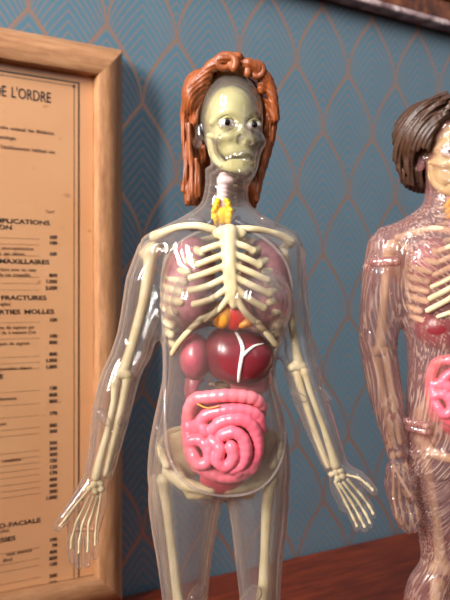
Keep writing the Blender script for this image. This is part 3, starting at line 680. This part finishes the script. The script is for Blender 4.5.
# skull
def build_skull(fig, H, yaw, y0=0.0, sc=1.0, mat=SKULL, box=None):
    """H(a,f,y) head frame of that figure"""
    T = lambda a, f_, y: H(a * sc, f_ * sc * 0.91, y)
    f = Field(*box, 0.95)
    Y = lambda y: y0 + (y - 122) * sc + 122
    f.ell(T(0, -4, Y(114)), (27 * sc, 31.5 * sc, 32.5 * sc), 0, rz=yaw)
    f.ell(T(0, 10, Y(134)), (21 * sc, 24 * sc, 20 * sc), 8, rz=yaw)
    f.path([T(-9, 25, Y(118)), T(-18, 22, Y(118)), T(-24, 14, Y(124))], 3.2 * sc, 4); f.path([T(9, 25, Y(118)), T(18, 22, Y(118)), T(24, 14, Y(124))], 3.2 * sc, 4)
    for g in (-1, 1):
        f.path([T(g * 11, 26, Y(139)), T(g * 18, 20, Y(139)), T(g * 26, 6, Y(136))], [4 * sc, 4 * sc, 2.5 * sc], 4)
        f.ell(T(g * 13.5, 27, Y(127)), (9 * sc, 7.5 * sc, 8.5 * sc), 2, op='sub', rz=yaw)
        if sc == 1.0: f.ell(T(g * 20, 8, Y(151)), (5 * sc, 8 * sc, 10 * sc), 3, op='sub', rz=yaw)
        else: f.ell(T(g * 14, 8, Y(152)), (9 * sc, 15 * sc, 12 * sc), 3, rz=yaw)
    f.cone(T(0, 24, Y(126)), T(0, 30, Y(136)), 2.6 * sc, 2.2 * sc, 3)
    f.ell(T(0, 31, Y(143)), (4.6 * sc, 6.0 * sc, 6 * sc), 1.5, op='sub', rz=yaw)
    f.ell(T(0, 18, Y(154)), (15 * sc, 8 * sc, 12 * sc), 4, rz=yaw)
    f.ell(T(0, 30, Y(160)), (12 * sc, 2.6 * sc, 9 * sc), 1, op='sub', rz=yaw)
    sk = fig.add('skull', f.nets(smooth=1), mat)
    j = Field(*box, 0.95)
    pts = [T(-23, 4, Y(138)), T(-21.5, 6, Y(155)), T(-15, 16, Y(166)), T(-6, 25.5, Y(170.5)), T(6, 25.5, Y(170.5)), T(15, 16, Y(166)), T(21.5, 6, Y(155)), T(23, 4, Y(138))]
    j.path(catmull(pts, 5), 4.4 * sc, 2); j.path([T(-9, 24, Y(165)), T(0, 27, Y(166)), T(9, 24, Y(165))], 4.4 * sc, 3)
    fig.add('jaw', j.nets(smooth=1), mat, sk)
    for row, yy in ((0, 156.4), (1, 162.6)):
        t = Field(*box, 0.6)
        for i in range(-4, 5):
            a = i * 2.7; ff = 28.5 - 0.075 * a * a; t.ell(T(a, ff, Y(yy)), (1.5 * sc, 2.0 * sc, 1.5 * sc), 0)
        fig.add('teeth', t.nets(smooth=0), TOOTH, sk)
    return sk, T, Y
sk, T, Y = build_skull(A, hd, YAW, box=(195, 275, 70, 188, -40, 55))
for g, off in ((-1, 0), (1, 0)):
    e = Field(205, 270, 112, 142, -40, 10, 0.55); c = T(g * 14.2, 28.5, 127); e.ell(c, (8.2, 4.8, 6), 0, rz=YAW, ry=-g * 4)
    eb = A.add('eyeball', e.nets(smooth=1), WHITE, sk, 'white almond eye with dark pupil')
    gz = np.array(c) + np.array([0.8, 0, -5.0]); e = Field(205, 270, 112, 142, -45, 10, 0.35); e.ell(tuple(gz), (3.1, 3.3, 1.7), 0, rz=YAW * 0.4)
    A.add('pupil', e.nets(smooth=1), BLACK, eb)
    lid = [T(g * 14.2 + q * 8.2, 30.5 + 3.2 * math.cos(q * 1.5), 127 - 5.0 * math.cos(q * 1.45) * (1 if True else 1)) for q in (-1, -0.6, -0.2, 0.2, 0.6, 1)]
    A.tube('eyelid', lid, [0.4, 1.0, 1.2, 1.2, 1.0, 0.4], SKULL, eb, n=3, seg=6)

# spine, windpipe, thyroid, neck veins
def spine(fig, name, pts, r, step, v=1.0):
    P = catmull(pts, 12); L = [0.0]
    for a, b_ in zip(P[:-1], P[1:]): L.append(L[-1] + float(np.linalg.norm(b_ - a)))
    A_ = np.array(P); f = Field(A_[:, 0].min() - 20, A_[:, 0].max() + 20, A_[:, 1].min() - 8, A_[:, 1].max() + 8, A_[:, 2].min() - 14, A_[:, 2].max() + 26, v)
    s = 0.0
    while s < L[-1]:
        p = [float(np.interp(s, L, A_[:, i])) for i in range(3)]
        f.ell(tuple(p), (r, step * 0.40, r * 0.9), 1.2); f.cone((p[0] - r * 1.5, p[1], p[2] + r * 0.9), (p[0] + r * 1.5, p[1], p[2] + r * 0.9), 1.6, 1.6, 1.5)
        f.cone((p[0], p[1], p[2] + r * 0.8), (p[0], p[1] + 3, p[2] + r * 2.0), 1.8, 1.3, 1.5); s += step
    return fig.add(name, f.nets(smooth=1), BONE)
spine(A, 'neck_spine', [(229, 166, 14), (226, 190, 15), (225, 228, 20)], 7, 8.5)
spine(A, 'spine', [(225, 232, 20), (225, 290, 27), (223, 350, 18), (222, 410, 14), (222, 455, 22)], 8.5, 12)
f = Field(205, 245, 168, 240, -25, 15, 0.8)
for i in range(13): f.ell((223.5 - i * 0.15, 180 + i * 4.2, -6), (6.6, 2.3, 6), 1.4)
f.cone((223.5, 178, -6), (221.5, 230, -6), 5.2, 5.2, 1)
f.ell((226, 182, -7), (9, 5, 7), 2)
A.add('windpipe', f.nets(smooth=1), PALEPINK)
f = Field(200, 245, 195, 232, -30, 5, 0.7)
rng = random.Random(3)
for g in (-1, 1):
    for i in range(26):
        t = i / 25; x = 221.5 + g * (3.2 + 4.6 * math.sin(min(1, t * 1.15) * 2.4) * 0.9) + rng.uniform(-1.4, 1.4) - (0 if t > .2 else 0); y = 201.5 + t * 23
        f.ell((x + (1 if g > 0 else 0) * 0.8, y, -13 + rng.uniform(-1.5, 1.5)), (2.7, 2.3, 2.6), 0.7)
f.ell((221.5, 217, -11), (7.5, 9, 4), 1)
A.add('thyroid_gland', f.nets(smooth=0), YEL, label='bumpy yellow butterfly-shaped gland')
for pts in ([(207, 228, -12), (213, 222, -12), (217, 224, -10)], [(226, 228, -12), (233, 224, -10), (238, 219, -6)], [(204, 222, -2), (198, 227, -4), (192, 229, -4)], [(236, 222, -10), (246, 227, -12), (252, 228, -10)]):
    A.tube('neck_vein', pts, [2.6, 3.6, 3.0], NAVY, n=4)

# shoulder girdle
for nm, pts, rs in (('clavicle', [(214, 232, -24), (197, 228, -27), (178, 229, -18), (163, 234, -8), (155, 237, -3)], [4.4, 3.6, 3.6, 4.6, 5.6]), ('clavicle', [(236, 232, -24), (250, 231, -25), (268, 233, -16), (282, 237, -8), (290, 242, -3)], [4.2, 3.4, 3.2, 4.0, 4.8])):
    P = catmull(pts, 4); R_ = np.interp(np.linspace(0, 1, len(P)), np.linspace(0, 1, len(rs)), rs)
    bone(A, nm, [[(*p, r) for p, r in zip(P, R_)]], [])
for g, cx in ((-1, 176), (1, 272)):
    f = Field(cx - 40, cx + 40, 225, 320, 0, 50, 1.0)
    f.ell((cx, 272, 30), (17, 30, 3.4), 0, ry=g * 12, rz=g * 20); f.path([(cx + g * -10, 262, 28), (cx + g * 14, 246, 20), (cx + g * 20, 243, 8)], [3, 4, 4.5], 3)
    A.add('scapula', f.nets(smooth=1), BONE)

# sternum with its cartilage fingers, ribs
f = Field(178, 290, 226, 340, -50, -8, 0.85)
f.path([(229, 236, -36), (229, 250, -40), (230, 272, -44), (231, 290, -45), (233, 305, -44)], [9, 7.5, 7, 6.4, 3.6], 3)
f.ell((221, 236, -34), (8, 6, 4.5), 3); f.ell((238, 236, -34), (8, 6, 4.5), 3)
def fing(a, b_, c_, r=3.3): f.path(catmull([a, b_, c_], 4), [r] * 7 + [r * 1.05, r * 1.15], 2.2)
for a, b_, c_ in (((224, 246, -40), (214, 249, -40), (205, 252, -37)), ((224, 257, -42), (210, 262, -42), (200, 266, -38)), ((224, 268, -44), (208, 274, -44), (193, 279, -39)), ((225, 279, -45), (208, 287, -44), (192, 291, -39)), ((227, 289, -45), (212, 299, -44), (196, 304, -39)), ((229, 297, -45), (219, 309, -43), (206, 318, -38)),
                   ((235, 246, -40), (244, 249, -40), (252, 253, -37)), ((236, 257, -42), (248, 262, -42), (258, 267, -38)), ((236, 268, -44), (250, 274, -44), (265, 281, -38)), ((236, 279, -45), (252, 287, -44), (267, 294, -38)), ((235, 288, -45), (248, 299, -44), (262, 307, -38)), ((235, 296, -45), (243, 310, -43), (252, 320, -38))):
    fing(a, b_, c_)
A.add('sternum', f.nets(smooth=1), BONE, label='cream breastbone with finger-like rib cartilages')
RW_ = [34, 46, 53, 57, 60, 61, 61, 59, 56, 51]
for i in range(10):
    for g in (-1, 1):
        w_ = RW_[i]; y0_ = 238 + i * 9.6; cx = 227 - i * 0.4; pts = []
        th0 = 42 if i < 6 else 50 + (i - 6) * 7
        for th in range(th0, 171, 8):
            a = math.radians(th); k_ = (th - th0) / (170 - th0)
            drop = 20 * (1 - k_) - 4
            pts.append((cx + g * w_ * math.sin(a) ** 0.85, y0_ + drop + (3 if i > 6 else 0), -4 - 34 * math.cos(a) * (0.9 if th < 90 else 1)))
        A.tube('rib', pts, [4.4, 4.0] + [3.6] * 6 + [3.0], BONE, n=2, seg=9, flat=0.8)
# costal margin pieces down the flanks
for pts in ([(203, 318, -38), (192, 328, -36), (180, 342, -30), (174, 352, -22)], [(256, 322, -38), (266, 333, -34), (274, 343, -26)]):
    A.tube('costal_cartilage', pts, [3.4, 3.2, 2.8], BONE, n=4)

# lungs
for nm, c, r, ry in (('lung', (190, 282, -2), (25, 46, 25), 6), ('lung', (266, 282, -2), (25, 44, 25), -6)):
    f = Field(155, 300, 225, 345, -40, 40, 1.2); f.ell(c, r, 0, ry=ry); f.ell((c[0], c[1] + 22, c[2]), (r[0] * 1.02, 24, r[2]), 8); f.ell((230, 318, -16), (20, 26, 30), 3, op='sub')
    A.add('lung', f.nets(smooth=2), LUNG)
# heart
f = Field(205, 262, 285, 345, -45, 5, 0.9); f.ell((235, 313, -30), (16, 17, 11), 0, ry=25); f.ell((238, 296, -18), (8, 9, 8), 5)
ht = A.add('heart', f.nets(smooth=2), REDH)
for c, r, ry in (((223, 314, -35), (10, 14, 8), 12), ((246, 322, -36), (9, 4.5, 6), -25)):
    f = Field(205, 262, 290, 345, -48, 5, 0.8); f.ell(c, r, 0, ry=ry); A.add('heart_fat', f.nets(smooth=1), ORANGE, ht)
f = Field(180, 285, 310, 400, -45, 25, 1.1)
f.ell((240, 357, -14), (33, 28, 26), 0, ry=-6); f.ell((226, 350, -12), (22, 24, 24), 8); f.ell((228, 392, -16), (40, 12, 22), 4, op='sub')
lv = A.add('liver', f.nets(smooth=2), LIVER, label='dark maroon liver')
f = Field(170, 225, 320, 395, -45, 25, 1.0); f.ell((196, 356, -14), (16, 23, 20), 0); lobe = A.add('liver_lobe', f.nets(smooth=2), MAUVE, lv)
ltree = BVHTree.FromPolygons([tuple(v.co) for v in lv.data.vertices], [tuple(p.vertices) for p in lv.data.polygons])
def liver_pt(x, y):
    lo = Vector(((x - CX) * A.u - A.base[0], -1, CAMH + (CY - y) * A.u)); h = ltree.ray_cast(lo, Vector((0, 1, 0)))
    d = (h[0].y / A.u) if h[0] else -38
    return (x, y, d - 0.3)
A.tube('liver_vessel', [liver_pt(*p) for p in ((234, 329), (239, 337), (242, 346), (241, 354), (239, 366), (238, 378))], [1.4, 1.9, 2.1, 2.1, 1.9, 1.6], WHITE, lv, n=4)
A.tube('liver_vessel', [liver_pt(*p) for p in ((241, 354), (246, 349), (253, 344), (262, 342))], [2.0, 1.8, 1.3, 0.8], WHITE, lv, n=4)
# stomach and kidneys behind, gut in front
f = Field(180, 290, 340, 420, -20, 45, 1.2); f.ell((250, 380, 6), (22, 18, 16), 0); A.add('stomach', f.nets(smooth=2), PINK2)
for x in (194, 252):
    f = Field(x - 25, x + 25, 360, 430, 0, 50, 1.1); f.ell((x, 392, 26), (11, 20, 9), 0); f.ell((x + (8 if x < 222 else -8), 392, 24), (6, 7, 12), 3, op='sub'); A.add('kidney', f.nets(smooth=2), MAUVE)
intestines(A, {'f': lambda p: p, 'k': 1.0, 'box': (170, 282, 376, 494, -56, 24)})
A.tube('bile_duct', [(199, 399, -38), (206, 402, -40), (213, 402, -43), (219, 400, -45)], 0.8, ORANGE, n=4)

# pelvis
f = Field(150, 296, 420, 505, -40, 44, 1.1)
for g in (-1, 1):
    cx = 220 + g * 34
    f.ell((cx, 455, 6), (23, 25, 5), 0, rz=-g * 25, ry=g * 24); f.path(catmull([(cx + g * 18, 462, -16), (cx + g * 24, 446, -10), (cx + g * 16, 434, 6), (cx - g * 4, 432, 22)], 4), 4.2, 3)
    f.path([(cx + g * 14, 470, -2), (cx + g * 2, 482, -8), (220 + g * 8, 486, -22)], [10, 6.5, 5], 5); f.path([(cx + g * 6, 476, 4), (cx - g * 4, 496, 6), (220 + g * 9, 490, -20)], [6, 5, 4], 4)
f.ell((220, 455, 24), (18, 24, 6), 6)
A.add('pelvis', f.nets(smooth=1), BONE)
# arms
bone(A, 'humerus', [[(151, 252, 0, 7), (149, 270, 0, 5.8), (143, 305, -1, 5), (134, 340, -2, 5), (126, 366, -3, 5.6)]], [(153, 250, 1, 8.5), (146, 254, 0, 6), (119, 374, -4, 5.5), (128, 375, -3, 5.5), (123, 373, -3, 5)])
bone(A, 'radius', [[(116, 384, -6, 4.2), (115, 400, -7, 3.2), (109, 430, -9, 3.3), (101, 460, -10, 4.2), (98, 474, -10, 5)]], [(116, 381, -6, 5)])
bone(A, 'ulna', [[(127, 380, -2, 5), (124, 398, -3, 4.4), (117, 430, -6, 3.8), (110, 460, -8, 3.2), (107, 473, -8, 3)]], [(129, 378, -1, 5.4)])
hand_bones(A, [(96, 482, -10, 4), (102, 481, -9, 3.8), (91, 486, -11, 3.6), (97, 489, -11, 3.6), (103, 487, -10, 3.4)], [[(92, 492, -11), (79, 518, -14), (75, 534, -17), (74.5, 543, -18)], [(96, 493, -11), (85, 520, -15), (82.5, 536, -18), (82.5, 547, -20)], [(100, 492, -11), (91, 520, -15), (91, 535, -17), (91, 546, -19)], [(103, 490, -10), (99, 517, -14), (98, 531, -16), (98, 540, -17)]], [(89, 489, -13), (78, 502, -18), (69, 514, -21), (64, 520, -22)], r=1.3)
bone(A, 'humerus', [[(284, 258, 0, 5.5), (286, 275, 0, 4.6), (290, 310, -1, 4), (295, 345, -2, 4), (298, 360, -3, 5)]], [(281, 255, 1, 7.5), (292, 367, -4, 4.6), (302, 366, -3, 4.6), (297, 366, -3, 4.6)])
bone(A, 'ulna', [[(297, 375, -2, 4.6), (302, 392, -4, 3.6), (312, 425, -7, 3.2), (323, 455, -9, 3), (327, 464, -9, 2.8)]], [(295, 371, -1, 4.8)])
bone(A, 'radius', [[(305, 374, -6, 3.6), (310, 392, -7, 3.0), (322, 425, -9, 3.0), (331, 453, -10, 4), (334, 463, -10, 4.6)]], [(304, 371, -6, 4.2)])
hand_bones(A, [(334, 470, -10, 3.4), (339, 469, -10, 3.4), (330, 472, -10, 3), (336, 476, -11, 3.2), (341, 474, -11, 3)], [[(333, 478, -11), (344, 500, -14), (351, 514, -17), (354, 521, -19)], [(337, 480, -11), (350, 500, -15), (357, 513, -19), (361, 521, -22)], [(341, 479, -11), (355, 497, -15), (363, 510, -18), (366, 517, -21)], [(345, 476, -11), (360, 493, -14), (367, 503, -16), (370, 509, -18)]], [(345, 472, -12), (356, 474, -17), (364, 480, -20), (369, 485, -22)])
# legs
bone(A, 'femur', [[(163, 484, 2, 6), (167, 510, 1, 4.6), (172, 550, 0, 4.4), (177, 590, -1, 5), (181, 612, -1, 7)]], [(163, 480, 2, 6.5), (174, 473, 2, 6), (176, 622, -1, 8), (190, 622, -1, 8)])
bone(A, 'femur', [[(270, 484, 2, 6), (267, 505, 1, 5.4), (265, 550, 0, 4.6), (264, 585, -1, 6), (262, 612, -1, 7.5)]], [(272, 480, 2, 6.5), (262, 474, 2, 6), (268, 622, -1, 8), (254, 622, -1, 8)])
for x in (184, 261):
    bone(A, 'tibia', [[(x, 638, -2, 8.5), (x + 1, 655, -3, 5.5), (x + 2, 720, -2, 4.2), (x + 2, 768, 0, 5)]], [])
    bone(A, 'fibula', [[(x + (12 if x > 222 else -12), 645, 3, 3.4), (x + (10 if x > 222 else -9), 710, 4, 2.4), (x + (8 if x > 222 else -5), 774, 3, 3.2)]], [], v=1.1)
    bone(A, 'kneecap', [[(x, 622, -14, 5), (x, 624, -14, 5)]], [])
    bone(A, 'foot_skeleton', [[(x + 4, 782, 14, 5), (x + 4, 780, 0, 5), (x + 3, 790, -24, 4)]], [])

# ================================================================== MAN: rose-tinted striated figure with brown hair
B = Figure('anatomical_model', 0.45, 455)
tag(B.root, 'rose-tinted clear male anatomy figure with short brown hair and engraved muscle lines', 'anatomy model')
MC = 455.0
def mir(p): return (2 * MC - p[0],) + tuple(p[1:])
PM = math.radians(14)
def hm(a, f_, y): return (451 + a * math.cos(PM) + f_ * math.sin(PM), y, 8 + a * math.sin(PM) - f_ * math.cos(PM))
YM = math.degrees(PM)
man = Field(350, 562, 88, 748, -56, 60, 1.45)
man.loft([(170, 449, 8, 20, 22), (190, 449, 8, 21, 22), (204, 450, 8, 26, 24), (216, 452, 7, 44, 27), (228, 454, 5, 66, 31), (245, 455, 3, 70, 36), (270, 455, 2, 64, 39), (300, 455, 2, 56, 38), (330, 455, 2, 50, 35), (360, 455, 2, 46.5, 33), (385, 455, 2, 47, 33), (415, 455, 3, 48.5, 35), (440, 455, 4, 49.5, 38), (470, 455, 4, 48, 37)], 0, pw=2.3)
man.ell((430, 262, -24), (28, 20, 14), 10); man.ell((480, 262, -24), (28, 20, 14), 10)
for g in (0, 1):
    M = mir if g else (lambda p: p)
    sec = [(450, 433, 4, 28, 35), (480, 437, 4, 26, 33), (515, 441, 3, 24.5, 30), (545, 443, 1, 22.5, 26), (562, 441, 0, 20.5, 23), (580, 432, 1, 22, 24), (600, 428, 3, 23, 26), (630, 429, 6, 21, 25), (665, 432, 6, 14, 17), (700, 434, 5, 10, 12), (728, 434, 2, 11, 14), (738, 434, 0, 11, 15)]
    if g: sec = [(y, 2 * MC - x, d, a, b_) for y, x, d, a, b_ in sec]
    man.loft(sec, 9)
    man.path([M((434, 728, 8)), M((431, 732, -28))], [10, 7], 7)
    man.path([M((388, 250, 3)), M((385, 275, 3)), M((380, 315, 2)), M((378, 340, 1))], [21, 22, 20, 17.5], 12)
    man.path([M((378, 340, 1)), M((380, 362, -1)), M((385, 395, -5)), M((391, 430, -12)), M((394, 450, -16))], [17.5, 18, 16.5, 12.5, 10], 6)
    man.ell(M((396, 480, -22)), (16, 25, 9), 6, ry=(8 if g else -8))
    for pts, r in (([(388, 492, -25), (391, 507, -29), (396, 517, -30)], 4.6), ([(394, 496, -26), (397, 511, -31), (401, 521, -31)], 4.8), ([(401, 496, -26), (404, 510, -31), (407, 520, -31)], 4.6), ([(407, 492, -24), (410, 505, -28), (411, 514, -29)], 4.2)):
        man.path([M(p) for p in pts], [r, r, r - 0.6], 1.2)
    man.path([M(p) for p in [(386, 462, -24), (396, 476, -31), (404, 490, -34)]], [5, 5.2, 4.2], 3)
man.ell(hm(0, -2, 140), (29, 40, 34), 0, rz=YM); man.ell(hm(0, 8, 165), (24, 32, 25), 8, rz=YM); man.ell(hm(0, 20, 186), (13, 12, 13), 8)
man.cone(hm(0, 30, 148), hm(0, 40, 163), 3, 5, 5)
for g in (-1, 1):
    man.ell(hm(g * 30, -3, 159), (3.2, 13, 7.5), 3, rz=YM - g * 20); man.ell(hm(g * 33, -6, 157), (2.2, 7, 4.5), 2, op='sub', rz=YM)
    man.path([hm(g * 5, 31, 140), hm(g * 14, 28, 137), hm(g * 21, 21, 141)], [2.6, 3, 2.4], 4)
man.path([hm(-8, 31, 177), hm(0, 34.5, 176), hm(8, 31, 177)], [1.4, 2.6, 1.4], 2); man.path([hm(-7, 31, 180), hm(0, 34, 181.5), hm(7, 31, 180)], [1.4, 2.8, 1.4], 2)
VM, QM = man.nets(smooth=3); VI, QI = man.nets(level=-4.0, flip=True, smooth=3)
ms = B.add('body_shell', (VM, QM), ROSE, label='rose clear plastic skin with engraved muscle lines')
B.add('inner_wall', (VI, QI), INNER, ms)
mb = BVHTree.FromPolygons([tuple(v) for v in VM], [tuple(int(i) for i in q) for q in QM])
for pts in ([(426, 160), (428, 176), (430, 196), (423, 212), (400, 228), (381, 244), (371, 262), (369, 290), (366, 320), (367, 350), (372, 385), (380, 415), (388, 445)], [(403, 330), (409, 345), (409, 380), (407, 415), (408, 440), (414, 465)]):
    B.tube('mould_seam', [on_skin(x, y, -0.3, mb) for x, y in pts], 1.0, ROSERIM, ms, n=5, seg=7)
for p, q, r in (((372, 263, -12), (392, 262, -20), 5), ((368, 262, -2), (360, 262, 0) if False else (366, 268, -4), 4), ((402, 418, -22), (420, 421, -30), 4), ((404, 424, -22), (420, 427, -30), 4), ((385, 412, -14), (392, 414, -16), 3)):
    B.tube('joint_stub', [p, tuple((np.array(p) + np.array(q)) / 2), q], r, ROSE, ms, n=2, seg=14)
# hair
h2 = Field(385, 520, 86, 196, -40, 62, 1.1)
h2.ell((449, 134, 12), (54, 40, 38), 0, rz=0); h2.ell((448, 150, 22), (45, 36, 30), 6); h2.ell((432, 172, 28), (26, 18, 18), 6); h2.ell((468, 172, 28), (26, 18, 18), 6)
h2.ell((459, 160, -32), (36, 46, 44), 3, op='sub'); h2.ell(hm(0, 4, 156), (30, 42, 32), 2, op='sub', rz=YM); h2.cone((450, 180, 8), (450, 210, 8), 22, 24, 2, op='sub')
h2.ell((421, 161, -4), (8, 15, 13), 2, op='sub')
for pts in ([(444, 97, -8), (424, 106, -12), (408, 122, -8), (399, 142, 2), (398, 158, 10)], [(452, 99, -16), (434, 108, -20), (420, 122, -18), (412, 138, -12), (412, 150, -8)], [(460, 98, -18), (478, 102, -18), (492, 114, -12), (500, 134, -2)], [(402, 150, 8), (402, 166, 12), (410, 180, 16)], [(410, 150, 0), (409, 166, 6), (416, 182, 12)], [(456, 100, -22), (446, 108, -25), (438, 120, -24)], [(462, 100, -22), (474, 108, -24), (482, 122, -20)]):
    h2.path(catmull(pts, 4), 3.4, 3)
groove(h2, 458, 165, 0.6, 1.5)
B.add('hair', h2.nets(smooth=1), BROWN_HAIR, label='short brown side-parted hair')
sk2, T2, Y2 = build_skull(B, hm, YM, y0=28, sc=0.92, box=(415, 492, 100, 216, -40, 50))
for g in (-1, 1):
    e = Field(425, 485, 140, 172, -45, 12, 0.7); c = T2(g * 14, 24.5, Y2(127)); e.ell(c, (6.4, 4.0, 5.4), 0, rz=YM); eb = B.add('eyeball', e.nets(smooth=1), WHITE, sk2)
    e = Field(425, 485, 140, 172, -45, 12, 0.45); e.ell((c[0] + 0.6, c[1], c[2] - 4.6), (2.8, 3, 1.5), 0); B.add('pupil', e.nets(smooth=1), BLACK, eb)
spine(B, 'neck_spine', [(450, 190, 14), (452, 214, 16), (455, 236, 19)], 6.5, 8)
spine(B, 'spine', [(455, 240, 19), (455, 300, 24), (455, 360, 14), (455, 420, 14), (455, 446, 20)], 8, 11)
f = Field(435, 470, 190, 240, -25, 15, 0.9)
for i in range(10): f.ell((450 + i * 0.3, 194 + i * 4.2, -6), (6, 2.3, 5.6), 1.4)
f.cone((450, 192, -6), (453, 234, -6), 5, 5, 1); B.add('windpipe', f.nets(smooth=1), PALEPINK)
f = Field(435, 470, 196, 226, -30, 5, 0.9)
for i in range(14): f.ell((450 + (1 if i % 2 else -1) * (3 + (i % 5)), 202 + i * 1.4, -13), (2.6, 2.4, 2.4), 0.7)
B.add('thyroid_gland', f.nets(smooth=0), YEL)
f = Field(408, 502, 228, 340, -50, -6, 0.95)
f.path([(455, 238, -32), (455, 270, -37), (455, 296, -36)], [8, 6.5, 4], 3)
for g in (-1, 1):
    for j in range(6):
        y = 246 + j * 9; f.path(catmull([(455 + g * 5, y, -35), (455 + g * 17, y + 4 + j, -35), (455 + g * (24 + j * 2.2), y + 7 + j * 2.4, -31)], 3), 3.0, 2)
B.add('sternum', f.nets(smooth=1), BONE)
for g in (-1, 1):
    P = catmull([(455 + g * 8, 234, -22), (455 + g * 30, 231, -22), (455 + g * 58, 238, -4)], 5); bone(B, 'clavicle', [[(*p, 3.6) for p in P]], [], v=1.0)
    cx = 455 + g * 44; f = Field(cx - 34, cx + 34, 225, 310, 0, 46, 1.1); f.ell((cx, 266, 26), (16, 26, 3.2), 0, ry=g * 12, rz=g * 20); f.path([(cx - g * 8, 258, 26), (cx + g * 14, 245, 14)], [3, 4], 3); B.add('scapula', f.nets(smooth=1), BONE)
    for i in range(9):
        w_ = [30, 38, 44, 47, 48, 48, 47, 44, 40][i]; pts = []; th0 = 42 if i < 6 else 55
        for th in range(th0, 171, 9):
            a = math.radians(th); k_ = (th - th0) / (170 - th0); pts.append((455 + g * w_ * math.sin(a) ** 0.85, 240 + i * 9.4 + 18 * (1 - k_) - 4, -2 - 30 * math.cos(a)))
        B.tube('rib', pts, [3.4, 3.0, 2.6, 2.4], BONE, n=2, seg=8, flat=0.8)
    f = Field(405, 505, 226, 330, -36, 34, 1.3); f.ell((455 + g * 24, 276, -2), (21, 40, 22), 0); B.add('lung', f.nets(smooth=2), LUNG)
    hx = lambda x: x if g < 0 else 2 * MC - x
    bone(B, 'humerus', [[(hx(389), 250, 2, 6), (hx(387), 270, 1, 4.6), (hx(383), 310, 0, 4.2), (hx(380), 345, -1, 5.4)]], [(hx(393), 247, 2, 8), (hx(375), 351, -2, 5), (hx(385), 351, -2, 5)], v=1.0)
    bone(B, 'ulna', [[(hx(386), 358, -1, 4.6), (hx(391), 395, -6, 3.4), (hx(397), 440, -14, 3)]], [], v=1.0)
    bone(B, 'radius', [[(hx(376), 360, -4, 4), (hx(382), 395, -8, 3), (hx(389), 442, -16, 4.2)]], [], v=1.0)
    fr_ = [[(hx(390), 458, -20), (hx(388), 490, -25), (hx(391), 507, -29), (hx(395), 516, -30)], [(hx(394), 460, -20), (hx(394), 494, -26), (hx(397), 511, -31), (hx(401), 520, -31)], [(hx(398), 460, -20), (hx(401), 494, -26), (hx(404), 510, -31), (hx(407), 518, -31)], [(hx(401), 457, -20), (hx(407), 490, -24), (hx(410), 505, -28), (hx(411), 512, -29)]]
    hand_bones(B, [(hx(390), 452, -17, 3.6), (hx(396), 451, -17, 3.6)], fr_, [(hx(388), 460, -22), (hx(396), 476, -31), (hx(403), 488, -34)], v=0.9)
    bone(B, 'femur', [[(hx(424), 448, 4, 7), (hx(428), 470, 3, 5), (hx(437), 520, 1, 4.6), (hx(441), 560, 0, 6.5)]], [(hx(434), 442, 4, 6.5), (hx(436), 568, 0, 7.5), (hx(446), 568, 0, 7.5)], v=1.1)
    bone(B, 'tibia', [[(hx(438), 584, 0, 8), (hx(435), 605, 0, 5), (hx(434), 715, 2, 4.4)]], [], v=1.2)
f = Field(400, 512, 395, 480, -34, 40, 1.2)
for g in (-1, 1):
    cx = 455 + g * 24; f.ell((cx, 424, 6), (19, 24, 4.6), 0, rz=-g * 25, ry=g * 22); f.path([(cx + g * 10, 440, 0), (cx, 452, -6), (455 + g * 7, 456, -18)], [8, 5.5, 4.5], 5)
f.ell((455, 426, 22), (15, 20, 5), 6); B.add('pelvis', f.nets(smooth=1), BONE)
f = Field(405, 505, 296, 365, -42, 25, 1.1); f.ell((440, 326, -10), (28, 23, 22), 0, ry=-8); f.ell((468, 322, -10), (22, 17, 20), 8); lv2 = B.add('liver', f.nets(smooth=2), LIVER)
B.tube('liver_vessel', [(444, 318, -33), (452, 311, -33), (462, 306, -30)], [3.4, 3.0, 2.4], BONE, lv2, n=4); B.tube('liver_vessel', [(430, 316, -31), (438, 313, -33), (448, 310, -33)], [2.2, 2.6, 2.6], BONE, lv2, n=4)
km = 0.82
intestines(B, {'f': lambda p: (MC + (p[0] - 224) * km, 352 + (p[1] - 386) * km, p[2] * 0.78), 'k': km, 'box': (404, 506, 342, 446, -48, 22)})
